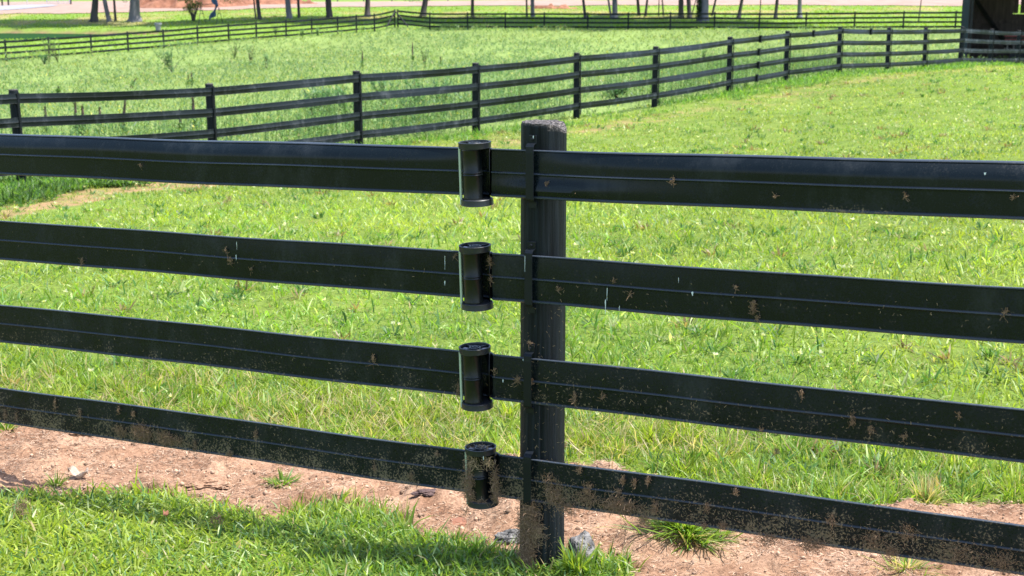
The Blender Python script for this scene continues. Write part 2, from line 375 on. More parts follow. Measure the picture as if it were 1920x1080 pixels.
def soilmat():
    m, nt, N, L = M('bare_soil')
    g = nd(N, 'ShaderNodeNewGeometry')
    n1 = nd(N, 'ShaderNodeTexNoise', _Scale=7, _Detail=8, _Roughness=.65); L.new(g.outputs['Position'], n1.inputs[0])
    n2 = nd(N, 'ShaderNodeTexNoise', _Scale=95, _Detail=8, _Roughness=.75); L.new(g.outputs['Position'], n2.inputs[0])
    c1 = ramp(N, L, n1.outputs[0], [(.3, (.19, .105, .065)), (.5, (.31, .19, .125)), (.7, (.43, .29, .205))])
    c2 = mixc(N, L, ramp(N, L, n2.outputs[0], [(.38, (0, 0, 0)), (.62, (1, 1, 1))]).outputs[0], (.62, .58, .55), (1.3, 1.28, 1.25))
    mm = nd(N, 'ShaderNodeMix'); mm.data_type = 'RGBA'; mm.blend_type = 'MULTIPLY'; mm.inputs[0].default_value = 1; L.new(c1.outputs[0], mm.inputs[6]); L.new(c2, mm.inputs[7])
    bp = nd(N, 'ShaderNodeBump', _Strength=.9, _Distance=.008); L.new(n2.outputs[0], bp.inputs['Height'])
    p = nd(N, 'ShaderNodeBsdfPrincipled', _Roughness=.95); p.inputs['Specular IOR Level'].default_value = .15
    L.new(mm.outputs[2], p.inputs['Base Color']); L.new(bp.outputs[0], p.inputs['Normal'])
    o = nd(N, 'ShaderNodeOutputMaterial'); L.new(p.outputs[0], o.inputs[0]); return m
m_soil = soilmat()
def watermat():
    m, nt, N, L = M('pond_water')
    g = nd(N, 'ShaderNodeNewGeometry'); n = nd(N, 'ShaderNodeTexNoise', _Scale=2.5, _Detail=4); L.new(g.outputs['Position'], n.inputs[0])
    bp = nd(N, 'ShaderNodeBump', _Strength=.15, _Distance=.05); L.new(n.outputs[0], bp.inputs['Height'])
    p = nd(N, 'ShaderNodeBsdfPrincipled', _Roughness=.9); p.inputs['Specular IOR Level'].default_value = .0; p.inputs['Base Color'].default_value = (.02, .055, .02, 1); L.new(bp.outputs[0], p.inputs['Normal'])
    o = nd(N, 'ShaderNodeOutputMaterial'); L.new(p.outputs[0], o.inputs[0]); return m
m_water = watermat()

# ------------------------------------------------------------------ ground
th = np.concatenate([np.linspace(-180, -40, 36, endpoint=False), np.linspace(-40, -27, 26, endpoint=False), np.linspace(-27, 27, 420, endpoint=False), np.linspace(27, 40, 26, endpoint=False), np.linspace(40, 180, 36, endpoint=False)]) 
rr = np.concatenate([[0.0, .5, 1.0, 1.5, 2.0], 2.3 * (260 / 2.3) ** (np.arange(520) / 519.0), [300, 360, 450, 600, 900, 1400]])
TH, RR = np.meshgrid(np.radians(th), rr); gx = (RR * np.sin(TH)).ravel(); gy = (RR * np.cos(TH)).ravel()
gz = terr(gx, gy)
def ground_color(x, y):
    lawn = np.array([.125, .175, .035]); field = np.array([.15, .21, .06]); meadow = np.array([.17, .235, .075]); dirt = np.array([.32, .185, .12])
    n = fbm(x, y, .15, 4, 31)[:, None]
    mo = seg_off(x, y, mid_xy); fo = seg_off(x, y, far_xy)
    c = np.tile(lawn, (len(x), 1)) * (.85 + .4 * n)
    inm = sm(mo, -.3, .6)[:, None]; c = c * (1 - inm) + meadow * (.8 + .45 * n) * inm
    bey = sm(fo, -.2, .4)[:, None]; c = c * (1 - bey) + np.array([.15, .24, .045]) * (.8 + .4 * n) * bey
    w = worn(x, y)[:, None] * .85; c = c * (1 - w) + dirt * w
    s = soil(x, y)[:, None]; c = c * (1 - s) + np.array([.30, .19, .13]) * s
    pm = pond_mask(x, y); mud = (sm(pm, .95, 1.02) * (1 - sm(pm, 1.12, 1.2)) * sm(y, pond_c[1] - 2, pond_c[1] + 1))[:, None]
    c = c * (1 - mud) + np.array([.20, .12, .09]) * mud
    dry = (sm(fbm(x, y, .22, 4, 77), .52, .66) * sm(y, 116, 122) * (1 - sm(y, 130, 134)))[:, None]
    c = c * (1 - dry * .7) + np.array([.33, .25, .14]) * dry * .7
    return c
nth = len(th); nr = len(rr); I = np.arange(nr - 1)[:, None] * nth; J = np.arange(nth)[None]
Fq = np.stack([I + J, I + (J + 1) % nth, I + nth + (J + 1) % nth, I + nth + J], -1).reshape(-1, 4)
me = mesh_np('ground', np.stack([gx, gy, gz - .012 * soil(gx, gy) * (np.hypot(gx, gy) < 12)], 1), Fq, None, col=ground_color(gx, gy))
g = link('ground', me, m_ground, smooth=True); tag(g, 'green meadow ground falling gently away behind the fences', None, None, 'structure')

# fine lumpy soil sheet behind the near fence
ss = np.arange(-2.6, 3.4, .011); oo = np.arange(-.62, 1.35, .011)
S_, O_ = np.meshgrid(ss, oo); x = P0[0] + FD[0] * S_ + FN[0] * O_; y = P0[1] + FD[1] * S_ + FN[1] * O_
x = x.ravel(); y = y.ravel(); k = soil(x, y)
lump = (fbm(x, y, 14, 4, 2) - .5) * .03 + np.clip(fbm(x, y, 5, 3, 8) - .54, 0, 1) * .16 + np.clip(fbm(x, y, 45, 3, 4) - .5, 0, 1) * .028
z = terr(x, y) + .004 + lump * k - (1 - k) * .05
n0, n1 = S_.shape; I = np.arange(n0 - 1)[:, None] * n1; J = np.arange(n1 - 1)[None]
Fq = np.stack([I + J, I + J + 1, I + n1 + J + 1, I + n1 + J], -1).reshape(-1, 4)
keep = (k[Fq] > .02).any(1); Fq = Fq[keep]; u = np.unique(Fq); mp_ = np.zeros(len(x), int); mp_[u] = np.arange(len(u))
so = link('bare_soil', mesh_np('bare_soil', np.stack([x, y, z], 1)[u], mp_[Fq]), m_soil, smooth=True)
tag(so, 'strip of bare reddish tan soil under the near fence', None, None, 'structure')
def soilz(x, y):
    x = np.atleast_1d(x); y = np.atleast_1d(y)
    return terr(x, y) + .004 + ((fbm(x, y, 14, 4, 2) - .5) * .03 + np.clip(fbm(x, y, 5, 3, 8) - .54, 0, 1) * .16 + np.clip(fbm(x, y, 45, 3, 4) - .5, 0, 1) * .028) * soil(x, y)

# road, grey drive, pond
def drape(name, a, b, mat, label, lift=.05, n=120, w=14):
    V = []
    for i in range(n + 1):
        t = i / n
        for j in range(w + 1):
            q = j / w; ya = np.interp(t, np.linspace(0, 1, len(a)), [p[1] for p in a]); xa = np.interp(t, np.linspace(0, 1, len(a)), [p[0] for p in a])
            yb = np.interp(t, np.linspace(0, 1, len(b)), [p[1] for p in b]); xb = np.interp(t, np.linspace(0, 1, len(b)), [p[0] for p in b])
            V.append((xa + (xb - xa) * q, ya + (yb - ya) * q + (.3 * math.sin(i * 1.7) + .25 * math.sin(i * .61) if j in (0, w) else 0)))
    V = np.array(V); z = terr(V[:, 0], V[:, 1]) + lift
    I = np.arange(n)[:, None] * (w + 1); J = np.arange(w)[None]
    Fq = np.stack([I + J, I + w + 1 + J, I + w + 2 + J, I + J + 1], -1).reshape(-1, 4)
    o = link(name, mesh_np(name, np.column_stack([V, z]), Fq), mat, smooth=True); tag(o, label, None, None, 'structure'); return o
ra = [hit(x, y)[:2] for x, y in [(-300,29),(0,27.5),(150,25.5),(300,22),(450,18),(600,14),(800,12),(1000,11),(1200,10.5),(1400,10),(1600,11),(1780,12),(2200,12)]]
rb = [hit(x, y)[:2] for x, y in [(-300,7),(0,4),(150,3),(300,3),(450,4),(600,4),(800,2.5),(1000,1),(1200,0)]] + [np.array([t, 188.0]) for t in (28, 42, 58, 90)]
drape('gravel_road', ra, rb, m_gravel, 'pale pinkish tan gravel road across the top of the view')
drape('grey_driveway', [hit(x, y)[:2] for x, y in [(-300,24),(0,21),(40,18.5),(90,14)]], [hit(x, y)[:2] for x, y in [(-300,14),(0,12.5),(40,11),(110,10.5)]], m_grey, 'pale grey gravel driveway beside the metal gate', .09, 60, 6)
V = []; n = 64
for k in range(n): V.append((pond_c[0] - 8 + 25.5 * math.cos(2 * math.pi * k / n), pond_c[1] + 7.9 * math.sin(2 * math.pi * k / n), 0))
mb = MB(); mb.add(V, [tuple(range(n))]); po = mb.build('pond', m_water, loc=(0, 0, POND_Z)); tag(po, 'dark green pond beyond the left fence', None, None, 'structure')

# ------------------------------------------------------------------ near fence
near = empty('paddock_fence', tuple(near_pt(0, -.07, 0)))
tag(near, 'black four-rail vinyl fence in the foreground with a round post and rail tensioners', 'fence')
NO = near.location
ZT = [1.156, .877, .598, .316]; ZB = [1.029, .748, .470, .193]
SLR = [-.029, -.0285, -.028, -.030]
rs = [.190, .191, .193, .177]     # tensioner positions along the fence
def rail_mesh(k):
    st = np.concatenate([np.arange(-3.1, -.6, .035), np.arange(-.6, .6, .010), np.arange(.6, 3.1, .035)])
    us = np.array([0, .012, .035, .05, .09, .16, .22, .28, .34, .42, .458, .466, .492, .503, .515, .53, .56, .65, .74, .83, .90, .935, .962, .985, 1.0])
    bead = np.interp(us, [0, .012, .035, .05, .466, .492, .503, .515, .53, .935, .962, .985, 1], [.001, .0030, .0030, 0, 0, .0034, .0034, .0010, 0, 0, .0036, .0036, .001])
    V = []; dirt = []; edge = []
    for s in st:
        zt = ZT[k] + SLR[k] * s; zb = ZB[k] + SLR[k] * s; wv = .0012 * math.sin(s * 4.1 + k) + .0008 * math.sin(s * 9.3 + 2 * k)
        bow = (1 - math.exp(-((s - .1) / .32) ** 2))
        for side in (0, 1):
            for i in (range(len(us)) if side == 0 else range(len(us) - 1, -1, -1)):
                u = us[i]; off = bead[i] if side == 0 else -.0035
                off += .0015 * math.sin(s * 2.3 + k * 2) + .0012 * math.sin(s * 6.1 + u * 2 + k)
                if k == 0:
                    b = max(0, (.30 - u) / .30); off -= .030 * bow * b ** 1.7 * (1 + .12 * math.sin(s * 3.3) + .08 * math.sin(s * 7.7))
                    off += .010 * math.exp(-((s + .02) / .13) ** 2) * math.exp(-((u - .80) / .13) ** 2) 
                    off += .0035 * math.exp(-((s + .18) / .25) ** 2) * math.exp(-((u - .8) / .2) ** 2)
                else:
                    off -= .004 * ((u - .5) * 2) ** 2 * (.6 + .4 * math.sin(s * 1.7 + k))
                # the tape runs round the back of the tensioner drum
                if abs(s - rs[k]) < .04: off -= .022 * math.cos((s - rs[k]) / .04 * math.pi / 2) ** .5
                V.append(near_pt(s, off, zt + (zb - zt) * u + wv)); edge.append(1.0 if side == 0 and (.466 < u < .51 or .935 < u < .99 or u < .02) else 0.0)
                dv = (.12, .22, .42, .55)[k] + (.25 * u if k == 2 else .12 * u if k < 2 else .55 * u)
                if k == 0: dv = .05 + 1.15 * math.exp(-((s + .80) / .13) ** 2) * sm(u, .68, 1.0) * 1.0
                dirt.append(dv)
    V = np.array(V) - np.array(NO); m = 2 * len(us); n = len(st)
    I = np.arange(n - 1)[:, None] * m; J = np.arange(m)[None]; Fq = np.stack([I + J, I + m + J, I + m + (J + 1) % m, I + (J + 1) % m], -1).reshape(-1, 4)
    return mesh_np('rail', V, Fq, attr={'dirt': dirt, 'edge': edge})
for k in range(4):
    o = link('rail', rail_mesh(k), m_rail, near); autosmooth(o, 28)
    if k == 3: o['label'] = 'lowest rail splashed with mud and dried clippings'
def near_post(s0, full=True):
    V = []; dirt = []; wornv = []; n = 72; c = near_pt(s0 + .031, -.066, 0); base = SL * s0 - .25; top = 1.222 + SL * s0
    zs = list(np.linspace(base, top - .02, 60)) + [top - .012, top - .006, top - .001, top]
    rings = len(zs) + 6
    for i in range(rings):
        if i < len(zs): z = zs[i]; rf = 1.0; zz = z
        else: z = top; rf = 1 - (i - len(zs) + 1) / 6.5
        for j in range(n):
            a = 2 * math.pi * j / n; ca, sa = math.cos(a), math.sin(a)
            r = .0605 + .0022 * sm(.5 - z, 0, .7) + .0012 * mnoise.noise(Vector((ca * 2, sa * 2, z * 1.2 + s0))) + .0007 * mnoise.noise(Vector((ca * 14, sa * 14, z * .8)))
            cr = math.exp(-((a - 4.62) / .035) ** 2) * sm(.62 - z, -.12, .1); r -= .004 * cr
            if i >= len(zs) - 2: r -= .002
            zz = z
            if z > top - .05:
                nn = mnoise.noise(Vector((ca * rf * 4 + 3, sa * rf * 4, 1.0))) ; n3 = mnoise.noise(Vector((ca * rf * 22, sa * rf * 22, 5)))
                drop = .003 * nn + .0018 * n3 - .022 * math.exp(-(((a + .35) % (2 * math.pi) if a < 5 else a + .35 - 2 * math.pi) / .55) ** 2) * sm(rf, .55, 1)
                zz = z + drop * sm(z, top - .03, top - .004)
            V.append((c[0] + ca * r * rf, c[1] + sa * r * rf, zz))
            h = z - SL * s0
            dirt.append(.15 + .5 * sm(.7 - h, 0, .7) + .25 * sm(h, 1.1, 1.2))
            edge = sm(z, top - .02, top - .003) if ca > .1 else sm(z, top - .006, top - .0005)
            n4 = mnoise.noise(Vector((ca * 5, sa * 5, z * 40))); wornv.append(float(np.clip(edge * (1.0 if rf < 1 else .9 + n4), 0, 1)))
    Fq = []
    for i in range(rings - 1):
        for j in range(n): Fq.append((i * n + j, i * n + (j + 1) % n, (i + 1) * n + (j + 1) % n, (i + 1) * n + j))
    V.append((c[0], c[1], top - .001)); dirt.append(.3); wornv.append(1.0); ci = len(V) - 1
    Ft = [((rings - 1) * n + j, (rings - 1) * n + (j + 1) % n, ci) for j in range(n)]
    return mesh_np('post', np.array(V) - np.array(NO), Fq, Ft, attr={'dirt': dirt, 'worn': wornv})
for s0 in (0, 3.0, -3.0):
    o = link('post', near_post(s0), m_post, near); autosmooth(o, 40)
# brackets
BRS = [.031, .034, .036, .036]
for s0 in (0, 3.0, -3.0):
    for k in range(4):
        sb = s0 + BRS[k]; zt = ZT[k] + SLR[k] * sb + .014; zb = ZB[k] + SLR[k] * sb - .005; w = .0112
        prof = [(-.001, zt + .0235), (-.001, zt + .004), (.012, zt + .002), (.0165, zt - .004), (.0175, zt - .02), (.0165, (zt + zb) / 2), (.0165, zb + .006), (.012, zb - .001), (-.001, zb - .004), (-.001, zb - .020)]
        if k == 3: prof = prof[1:]; prof[0] = (-.001, zt + .008)
        mb = MB(); V = []; t = .0022
        for off, z in prof:
            for ds, do in ((-w, 0), (w, 0), (w, -t), (-w, -t)):
                V.append(near_pt(sb + ds, off + t + do, z + (.001 if do else 0)))
        Fs = []
        for i in range(len(prof) - 1):
            for j in range(4): Fs.append((i * 4 + j, i * 4 + (j + 1) % 4, i * 4 + 4 + (j + 1) % 4, i * 4 + 4 + j))
        Fs += [(3, 2, 1, 0), tuple(range(len(V) - 4, len(V)))]
        mb.add(V, Fs); b = mb.build('bracket', m_brk, near, origin=NO)
        bv = b.modifiers.new('b', 'BEVEL'); bv.width = .0015; bv.segments = 2; bv.limit_method = 'ANGLE'
        if k < 3:
            mb = MB(); c = near_pt(sb, .0015, zt + .014); ax = -FN
            mb.lathe([(0, .004), (.0028, .004), (.0042, .003), (.0046, 0)], c, 14, ax); q = mb.build('bolt', m_brk, b, origin=NO); autosmooth(q)
# tensioners
def tensioner(k, s):
    cen = near_pt(s, .016, 0); zt = ZT[k] + SLR[k] * s + .024; zb = ZB[k] + SLR[k] * s - .020
    if k == 0: zt -= .004
    R_ = .0425; top = near_pt(s + .002, .018, zt); bot = near_pt(s - .003, .014, zb)
    ax = Vector(top - bot).normalized()
    body = MB(); dc = near_pt(s + .004, .018, 0)
    dl_ = Vector(near_pt(s + .0045, .020, zb + .015)); L_ = (zt - zb) - .03; r = .0255
    prof = [(r, 0), (r + .0012, .002), (r + .0012, .006), (r, .009), (r, L_ * .5 - .006), (r + .0016, L_ * .5 - .003), (r + .0002, L_ * .5), (r + .0016, L_ * .5 + .003), (r, L_ * .5 + .006), (r, L_ - .009), (r + .0012, L_ - .006), (r, L_)]
    body.lathe(prof, dl_, 40, ax)
    root = body.build('tensioner', m_roll, near, origin=NO); autosmooth(root, 30)
    for which in (0, 1):
        mb = MB(); c = Vector(top if which == 0 else bot); sgn = 1 if which == 0 else -1; a2 = ax * sgn
        hgt = .017
        prof = [(0, -hgt), (R_ * .96, -hgt), (R_, -hgt + .0015), (R_ + .0006, -.003), (R_ + .0012, -.0008), (R_, 0), (R_ - .0028, 0), (R_ - .0035, -.002), (R_ - .0035, -.009), (.0005, -.009)]
        mb.lathe(prof, c, 48, a2)
        cap = mb.build('end_cap', m_cap, root, origin=NO); autosmooth(cap, 30)
        if which == 0:
            mb = MB(); mb.lathe([(.0165, -.0088), (.0165, -.003), (.0158, -.002), (.0125, -.002), (.012, -.003), (.012, -.006), (.0085, -.006), (.0085, -.0015), (.0078, -.001), (.005, -.001), (.0045, -.002), (.0045, -.007), (0, -.007)], c, 28, a2)
            hb = mb.build('hub', m_cap, root, origin=NO); autosmooth(hb, 30)
            a = ax.cross(Vector((1, 0, 0))).normalized(); b = ax.cross(a)
            for q, th_ in enumerate((.6, 2.2, 3.9, 5.3)):
                mb = MB(); dv = a * math.cos(th_) + b * math.sin(th_); tv = b * math.cos(th_) - a * math.sin(th_)
                p1 = c + dv * .017 - a2 * .0075; p2 = c + dv * .038 - a2 * .0075
                V = [p1 + tv * .002, p1 - tv * .002, p2 - tv * .002, p2 + tv * .002]; V += [v + a2 * .004 for v in V]
                mb.add(V, [(0, 1, 2, 3), (7, 6, 5, 4), (0, 4, 5, 1), (1, 5, 6, 2), (2, 6, 7, 3), (3, 7, 4, 0)]); mb.build('spoke', m_cap, root, origin=NO)
            for th_, rr_ in ((.1, .027), (2.9, .027)):
                mb = MB(); dv = Vector((math.cos(th_), math.sin(th_), 0)); tv = Vector((-dv.y, dv.x, 0)); V = []
                for aa in (-.22, .22):
                    for r0 in (.021, .033):
                        d2 = dv * math.cos(aa) + tv * math.sin(aa); V.append(c + d2 * r0 - a2 * .0082)
                V += [v + a2 * .0012 for v in V]
                mb.add(V, [(0, 1, 3, 2), (4, 6, 7, 5), (0, 4, 5, 1), (1, 5, 7, 3), (3, 7, 6, 2), (2, 6, 4, 0)]); mb.build('vent_light_patch', m_white, root, origin=NO)  # white patches painted in for light showing through the cap holes
    # pale strut on the left edge and a dark shell added behind to keep the gap in shade
    mb = MB(); V = []
    for z in (zb + .0, zt - .016):
        for ds, do in ((-.0026, .003), (.0026, .003), (.0026, -.003), (-.0026, -.003)): V.append(near_pt(s + .034 + (.004 if z > (zb + zt) / 2 else 0) * 0 + (z - zb) / (zt - zb) * .005 + ds, .034 + do, z))
    mb.add(V, [(3, 2, 1, 0), (4, 5, 6, 7), (0, 1, 5, 4), (1, 2, 6, 5), (2, 3, 7, 6), (3, 0, 4, 7)]); mb.build('strut', m_strut, root, origin=NO)
    mb = MB(); V = []; nseg = 18
    for z in (zb + .008, zt - .008):
        for i in range(nseg + 1):
            a = math.pi * (.04 + .9 * i / nseg); V.append(near_pt(s - .0340 * math.cos(a), .006 - .034 * math.sin(a), z))
    Fs = [(i, i + 1, nseg + 2 + i, nseg + 1 + i) for i in range(nseg)]
    mb.add(V, Fs); hs = mb.build('gap_shell', m_roll, root, origin=NO); hs.data.shade_smooth()
    sd = hs.modifiers.new('s', 'SOLIDIFY'); sd.thickness = .002
for k in range(4): tensioner(k, rs[k])

# ------------------------------------------------------------------ far fences
def add_attr(me, dirt=.2, worn_=None):
    n = len(me.vertices)
    a = me.attributes.new('dirt', 'FLOAT', 'POINT'); a.data.foreach_set('value', np.full(n, dirt, np.float32))
    if worn_ is not None: a = me.attributes.new('worn', 'FLOAT', 'POINT'); a.data.foreach_set('value', np.asarray(worn_, np.float32))
def fence(name, label, tops, h, r, mat, pm, splices=(), side=1, lip=.05, brace=None, oldfrom=None, strap=True):
    o0 = tops[len(tops) // 2] - np.array([0, 0, h]); root = empty(name, tuple(o0)); tag(root, label, 'fence')
    mb = MB(); n = 16; V = []; rings = [(-.3, 1.02), (h * .5, 1.0), (h - .015, .97), (h, .90), (h + .002, .5)]
    for z, k in rings:
        for j in range(n): V.append((math.cos(2 * math.pi * j / n) * r * k, math.sin(2 * math.pi * j / n) * r * k, z))
    Fs = [tuple(range((len(rings) - 1) * n, len(rings) * n))]
    for i in range(len(rings) - 1):
        for j in range(n): Fs.append((i * n + j, i * n + (j + 1) % n, (i + 1) * n + (j + 1) % n, (i + 1) * n + j))
    me = bpy.data.meshes.new('post'); me.from_pydata(V, [], Fs); me.update(); me.materials.append(m_post)
    add_attr(me, .1, [1.0 if v[2] > h - .004 else 0 for v in V]); me.shade_smooth(); me.set_sharp_from_angle(angle=R(40))
    sme = None; proto = link('post', me, None, root); st = None
    if strap:
        mb = MB(); mb.box((0, 0, h * .5 + .02), .03, .012, h * .92); sme = bpy.data.meshes.new('strap'); sme.from_pydata(mb.v, [], mb.f); sme.materials.append(m_brk); add_attr(sme)
        st = link('strap', sme, None, proto)
    norms = []
    for i, t in enumerate(tops):
        a = tops[max(i - 1, 0)]; b = tops[min(i + 1, len(tops) - 1)]; d = (b - a)[:2]; d = d / np.linalg.norm(d); norms.append(np.array([d[1], -d[0], 0]) * side)
    for i, t in enumerate(tops):
        p = proto if i == 0 else proto.copy()
        if i: COL.objects.link(p); p.parent = root
        p.location = tuple(t - np.array([0, 0, h]) - o0 - norms[i] * (r + .012)); p.rotation_euler = (rng.normal(0, .008), rng.normal(0, .008), rng.uniform(0, 6))
        if st is not None:
            q = st if i == 0 else st.copy()
            if i: COL.objects.link(q); q.parent = p
            ang = math.atan2(norms[i][1], norms[i][0]) - p.rotation_euler[2]
            q.location = (math.cos(ang) * (r + .03), math.sin(ang) * (r + .03), 0); q.rotation_euler = (0, 0, ang + math.pi / 2)
            # keep the straps on the camera side edge of the post
    for k in range(4):
        V = []; us = [0, .03, .06, .25, .47, .5, .53, .75, .94, .97, 1.0]; bd = [0, .005, 0, 0, 0, .004, 0, 0, 0, .005, 0]
        segs = 8; st_ = []
        for i in range(len(tops) - 1):
            for j in range(segs): st_.append((i, j / segs))
        st_.append((len(tops) - 2, 1.0)); sg = [rng.uniform(.2, 1.0) for _ in tops]; tw = [rng.normal(0, .35) for _ in tops]
        for i, q in st_:
            a, b = tops[i], tops[i + 1]; p = a * (1 - q) + b * q; nn = norms[i] * (1 - q) + norms[i + 1] * q
            sag = -.014 * sg[i] * 4 * q * (1 - q); tws = tw[i] * 4 * q * (1 - q) * .02 + (.012 if k == 0 else .006) * math.sin(i * 2.1 + 6 * q)
            zt = p[2] - lip - k * .30 + sag
            for sd_ in (0, 1):
                rg = range(len(us)) if sd_ == 0 else range(len(us) - 1, -1, -1)
                for m_ in rg:
                    u = us[m_]; off = (bd[m_] if sd_ == 0 else -.006) + (u - .5) * tws * 2 - .006 * (2 * u - 1) ** 2
                    V.append(p * [1, 1, 0] + nn * off + np.array([0, 0, zt - .125 * u]))
        V = np.array(V) - o0; m2 = 2 * len(us); n2 = len(st_)
        I = np.arange(n2 - 1)[:, None] * m2; J = np.arange(m2)[None]; Fq = np.stack([I + J, I + m2 + J, I + m2 + (J + 1) % m2, I + (J + 1) % m2], -1).reshape(-1, 4)
        me = mesh_np('rail', V, Fq, attr={'dirt': np.full(len(V), .10 + .07 * k)}); ro = link('rail', me, mat, root)
        if oldfrom is not None:
            me.materials.append(m_old); mi = np.zeros(len(Fq), np.int32); mi[Fq[:, 0] // m2 >= oldfrom * segs] = 1; me.polygons.foreach_set('material_index', mi)
        autosmooth(ro, 45)
    for (i, q, k) in splices:
        a, b = tops[i], tops[i + 1]; p = a * (1 - q) + b * q; nn = norms[i]; rz = math.atan2(nn[1], nn[0]); c = p + nn * .015 + np.array([0, 0, -lip - k * .30 - .0625]) - o0
        mb = MB(); mb.lathe([(.0, -.085), (.045, -.085), (.045, -.065), (.028, -.065), (.028, .065), (.045, .065), (.045, .085), (0, .085)], c, 20)
        me = mb.build('tensioner', m_brk, root); add_attr(me.data, .2); autosmooth(me, 30)
    if brace is not None:
        for (pa, pb) in brace:
            mb = MB(); mb.tube([Vector(pa - o0), Vector(pb - o0)], .05, 10); q = mb.build('brace', m_farrail, root); add_attr(q.data, .2); autosmooth(q)
    return root
fence('paddock_fence', 'weathered black four-rail fence running diagonally across the middle of the meadow', mid_top, HM, .062, m_midrail, m_post,
      splices=[(7, .45, 0), (7, .43, 1), (7, .43, 2), (7, .41, 3), (8, .42, 0), (9, .55, 0)], oldfrom=12)
fence('paddock_fence', 'distant black four-rail fence on the left between the weedy meadow and the pond lawn', farl_top, HF, .055, m_farrail, m_post, strap=False, lip=.06,
      brace=[(farl_top[-1] + np.array([0, -.08, -.12]), G(725, 50, dl(741) - .8)), (farl_top[-1] + np.array([0, -.08, -.12]), G(765, 50, dr(741) - .8))])
fence('paddock_fence', 'distant black four-rail fence running level across the back right towards the shed', farr_top[1:] if False else [farr_top[0] + np.array([.15, 0, 0])] + farr_top[1:], HF, .055, m_farrail, m_post, strap=False, lip=.06)

# ------------------------------------------------------------------ blades and leaves
def blades(P, ln, wd, lean, az, cv, color, seg=2, curl=.0):
    """P (n,3) roots, ln length, wd width, lean angle from vertical, az heading, cv extra bend at the tip"""
    n = len(P); dx, dy = np.sin(az), np.cos(az); rot = az + rng.uniform(-1.2, 1.2, n) + math.pi / 2
    sx, sy = np.sin(rot) * wd / 2, np.cos(rot) * wd / 2
    rows = []; hor = np.zeros(n); ver = np.zeros(n); ks = np.linspace(0, 1, seg + 1)
    for i in range(seg + 1):
        if i:
            a = np.minimum(lean + cv * (ks[i] + ks[i - 1]) / 2, 2.0); hor = hor + np.sin(a) * ln / seg; ver = ver + np.cos(a) * ln / seg
        wv = (.8, 1.0, .0)[i] if seg == 2 else (.75, 1.0, .8, 0)[i]
        c = P + np.stack([dx * hor, dy * hor, ver], 1)
        if i == seg: rows.append(c)
        else:
            o = np.stack([sx * wv, sy * wv, np.zeros(n)], 1); rows.append(c - o); rows.append(c + o)
    m = len(rows); V = np.stack(rows, 1).reshape(-1, 3); b = np.arange(n)[:, None] * m
    q = [];
    for i in range(seg - 1): q.append(b + np.array([[2 * i, 2 * i + 1, 2 * i + 3, 2 * i + 2]]))
    Fq = np.concatenate(q); Ft = b + np.array([[m - 3, m - 2, m - 1]])
    return V, Fq, Ft, np.repeat(color, m, 0)
class Acc:
    def __init__(s): s.V = []; s.q = []; s.t = []; s.c = []; s.n = 0
    def add(s, r):
        V, q, t, c = r; s.V.append(V)
        if q is not None and len(q): s.q.append(q + s.n)
        if t is not None and len(t): s.t.append(t + s.n)
        s.c.append(c); s.n += len(V)
    def build(s, name, mat, parent=None, origin=None):
        V = np.concatenate(s.V)
        if origin is not None: V = V - np.asarray(origin)
        return link(name, mesh_np(name, V, np.concatenate(s.q) if s.q else None, np.concatenate(s.t) if s.t else None, col=np.concatenate(s.c)), mat, parent, loc=None if origin is None else tuple(origin) if parent is None else None)
YG = np.array([.265, .315, .042]); GR = np.array([.13, .225, .035]); BG = np.array([.15, .26, .11]); DRY = np.array([.42, .34, .19]); DK = np.array([.05, .12, .025])
def grass_color(x, y, n):
    a = rng.random(n); pt = fbm(x, y, .9, 3, 41); big = fbm(x, y, .12, 3, 51)
    of3 = (x - P0[0]) * FN[0] + (y - P0[1]) * FN[1]; w = np.clip(pt * 1.6 - .22 - .32 * sm(of3, .1, .4) * (1 - sm(of3, 1.6, 3.2)) + (a - .5) * .9 + (big - .5) * .8, 0, 1)[:, None]
    c = GR * (1 - w) + YG * w
    b = rng.random(n); c = np.where((b < .10)[:, None], BG, c); c = np.where(((b > .10) & (b < .16))[:, None], np.array([.42, .48, .25]), c); c = c * (.72 + .66 * fbm(x, y, .45, 4, 88))[:, None]; ol = .45 * sm(fbm(x, y, .28, 4, 123), .52, .72)[:, None]; c = c * (1 - .5 * ol) + c.mean(1, keepdims=True) * np.array([1.35, 1.3, .45]) * .5 * ol; c = np.where((b > .93)[:, None], DK, c)  # the palest blades are painted in for glints on the grass
    return c * rng.uniform(.72, 1.3, n)[:, None]
def sample(n, r0, r1, p, half=28):
    # density falls as r^-p
    e = 2 - p; u = rng.random(n); r = (r0 ** e + u * (r1 ** e - r0 ** e)) ** (1 / e); a = np.radians(rng.uniform(-half, half, n))
    return r * np.sin(a), r * np.cos(a), r
A = Acc()
# lawn and field: clustered blades
NT = 105000
x, y, r = sample(NT, 2.7, 60, 1.72)
mo = seg_off(x, y, mid_xy); keep = (mo < .5)
s = soil(x, y); w = worn(x, y); keep &= (rng.random(NT) > s * 1.1 - .01) & (rng.random(NT) > w * .85)
keep &= rng.random(NT) < .55 + .6 * sm(fbm(x, y, 1.1, 4, 202), .36, .6)
x, y, r = x[keep], y[keep], r[keep]
per = 7; n = len(x) * per
X = np.repeat(x, per); Y = np.repeat(y, per); RR_ = np.repeat(r, per)
sc_ = (RR_ / 4.2)
az = rng.uniform(0, 2 * np.pi, n); rad = rng.uniform(0, .028, n) * sc_ ** .5
X = X + np.sin(az) * rad; Y = Y + np.cos(az) * rad
hn = fbm(X, Y, 1.3, 3, 61)
dx = X - P0[0]; dy = Y - P0[1]; ofn = dx * FN[0] + dy * FN[1]
tall = np.exp(-((ofn - 1.15) / .45) ** 2) * .25 * sm(hn, .35, .6)
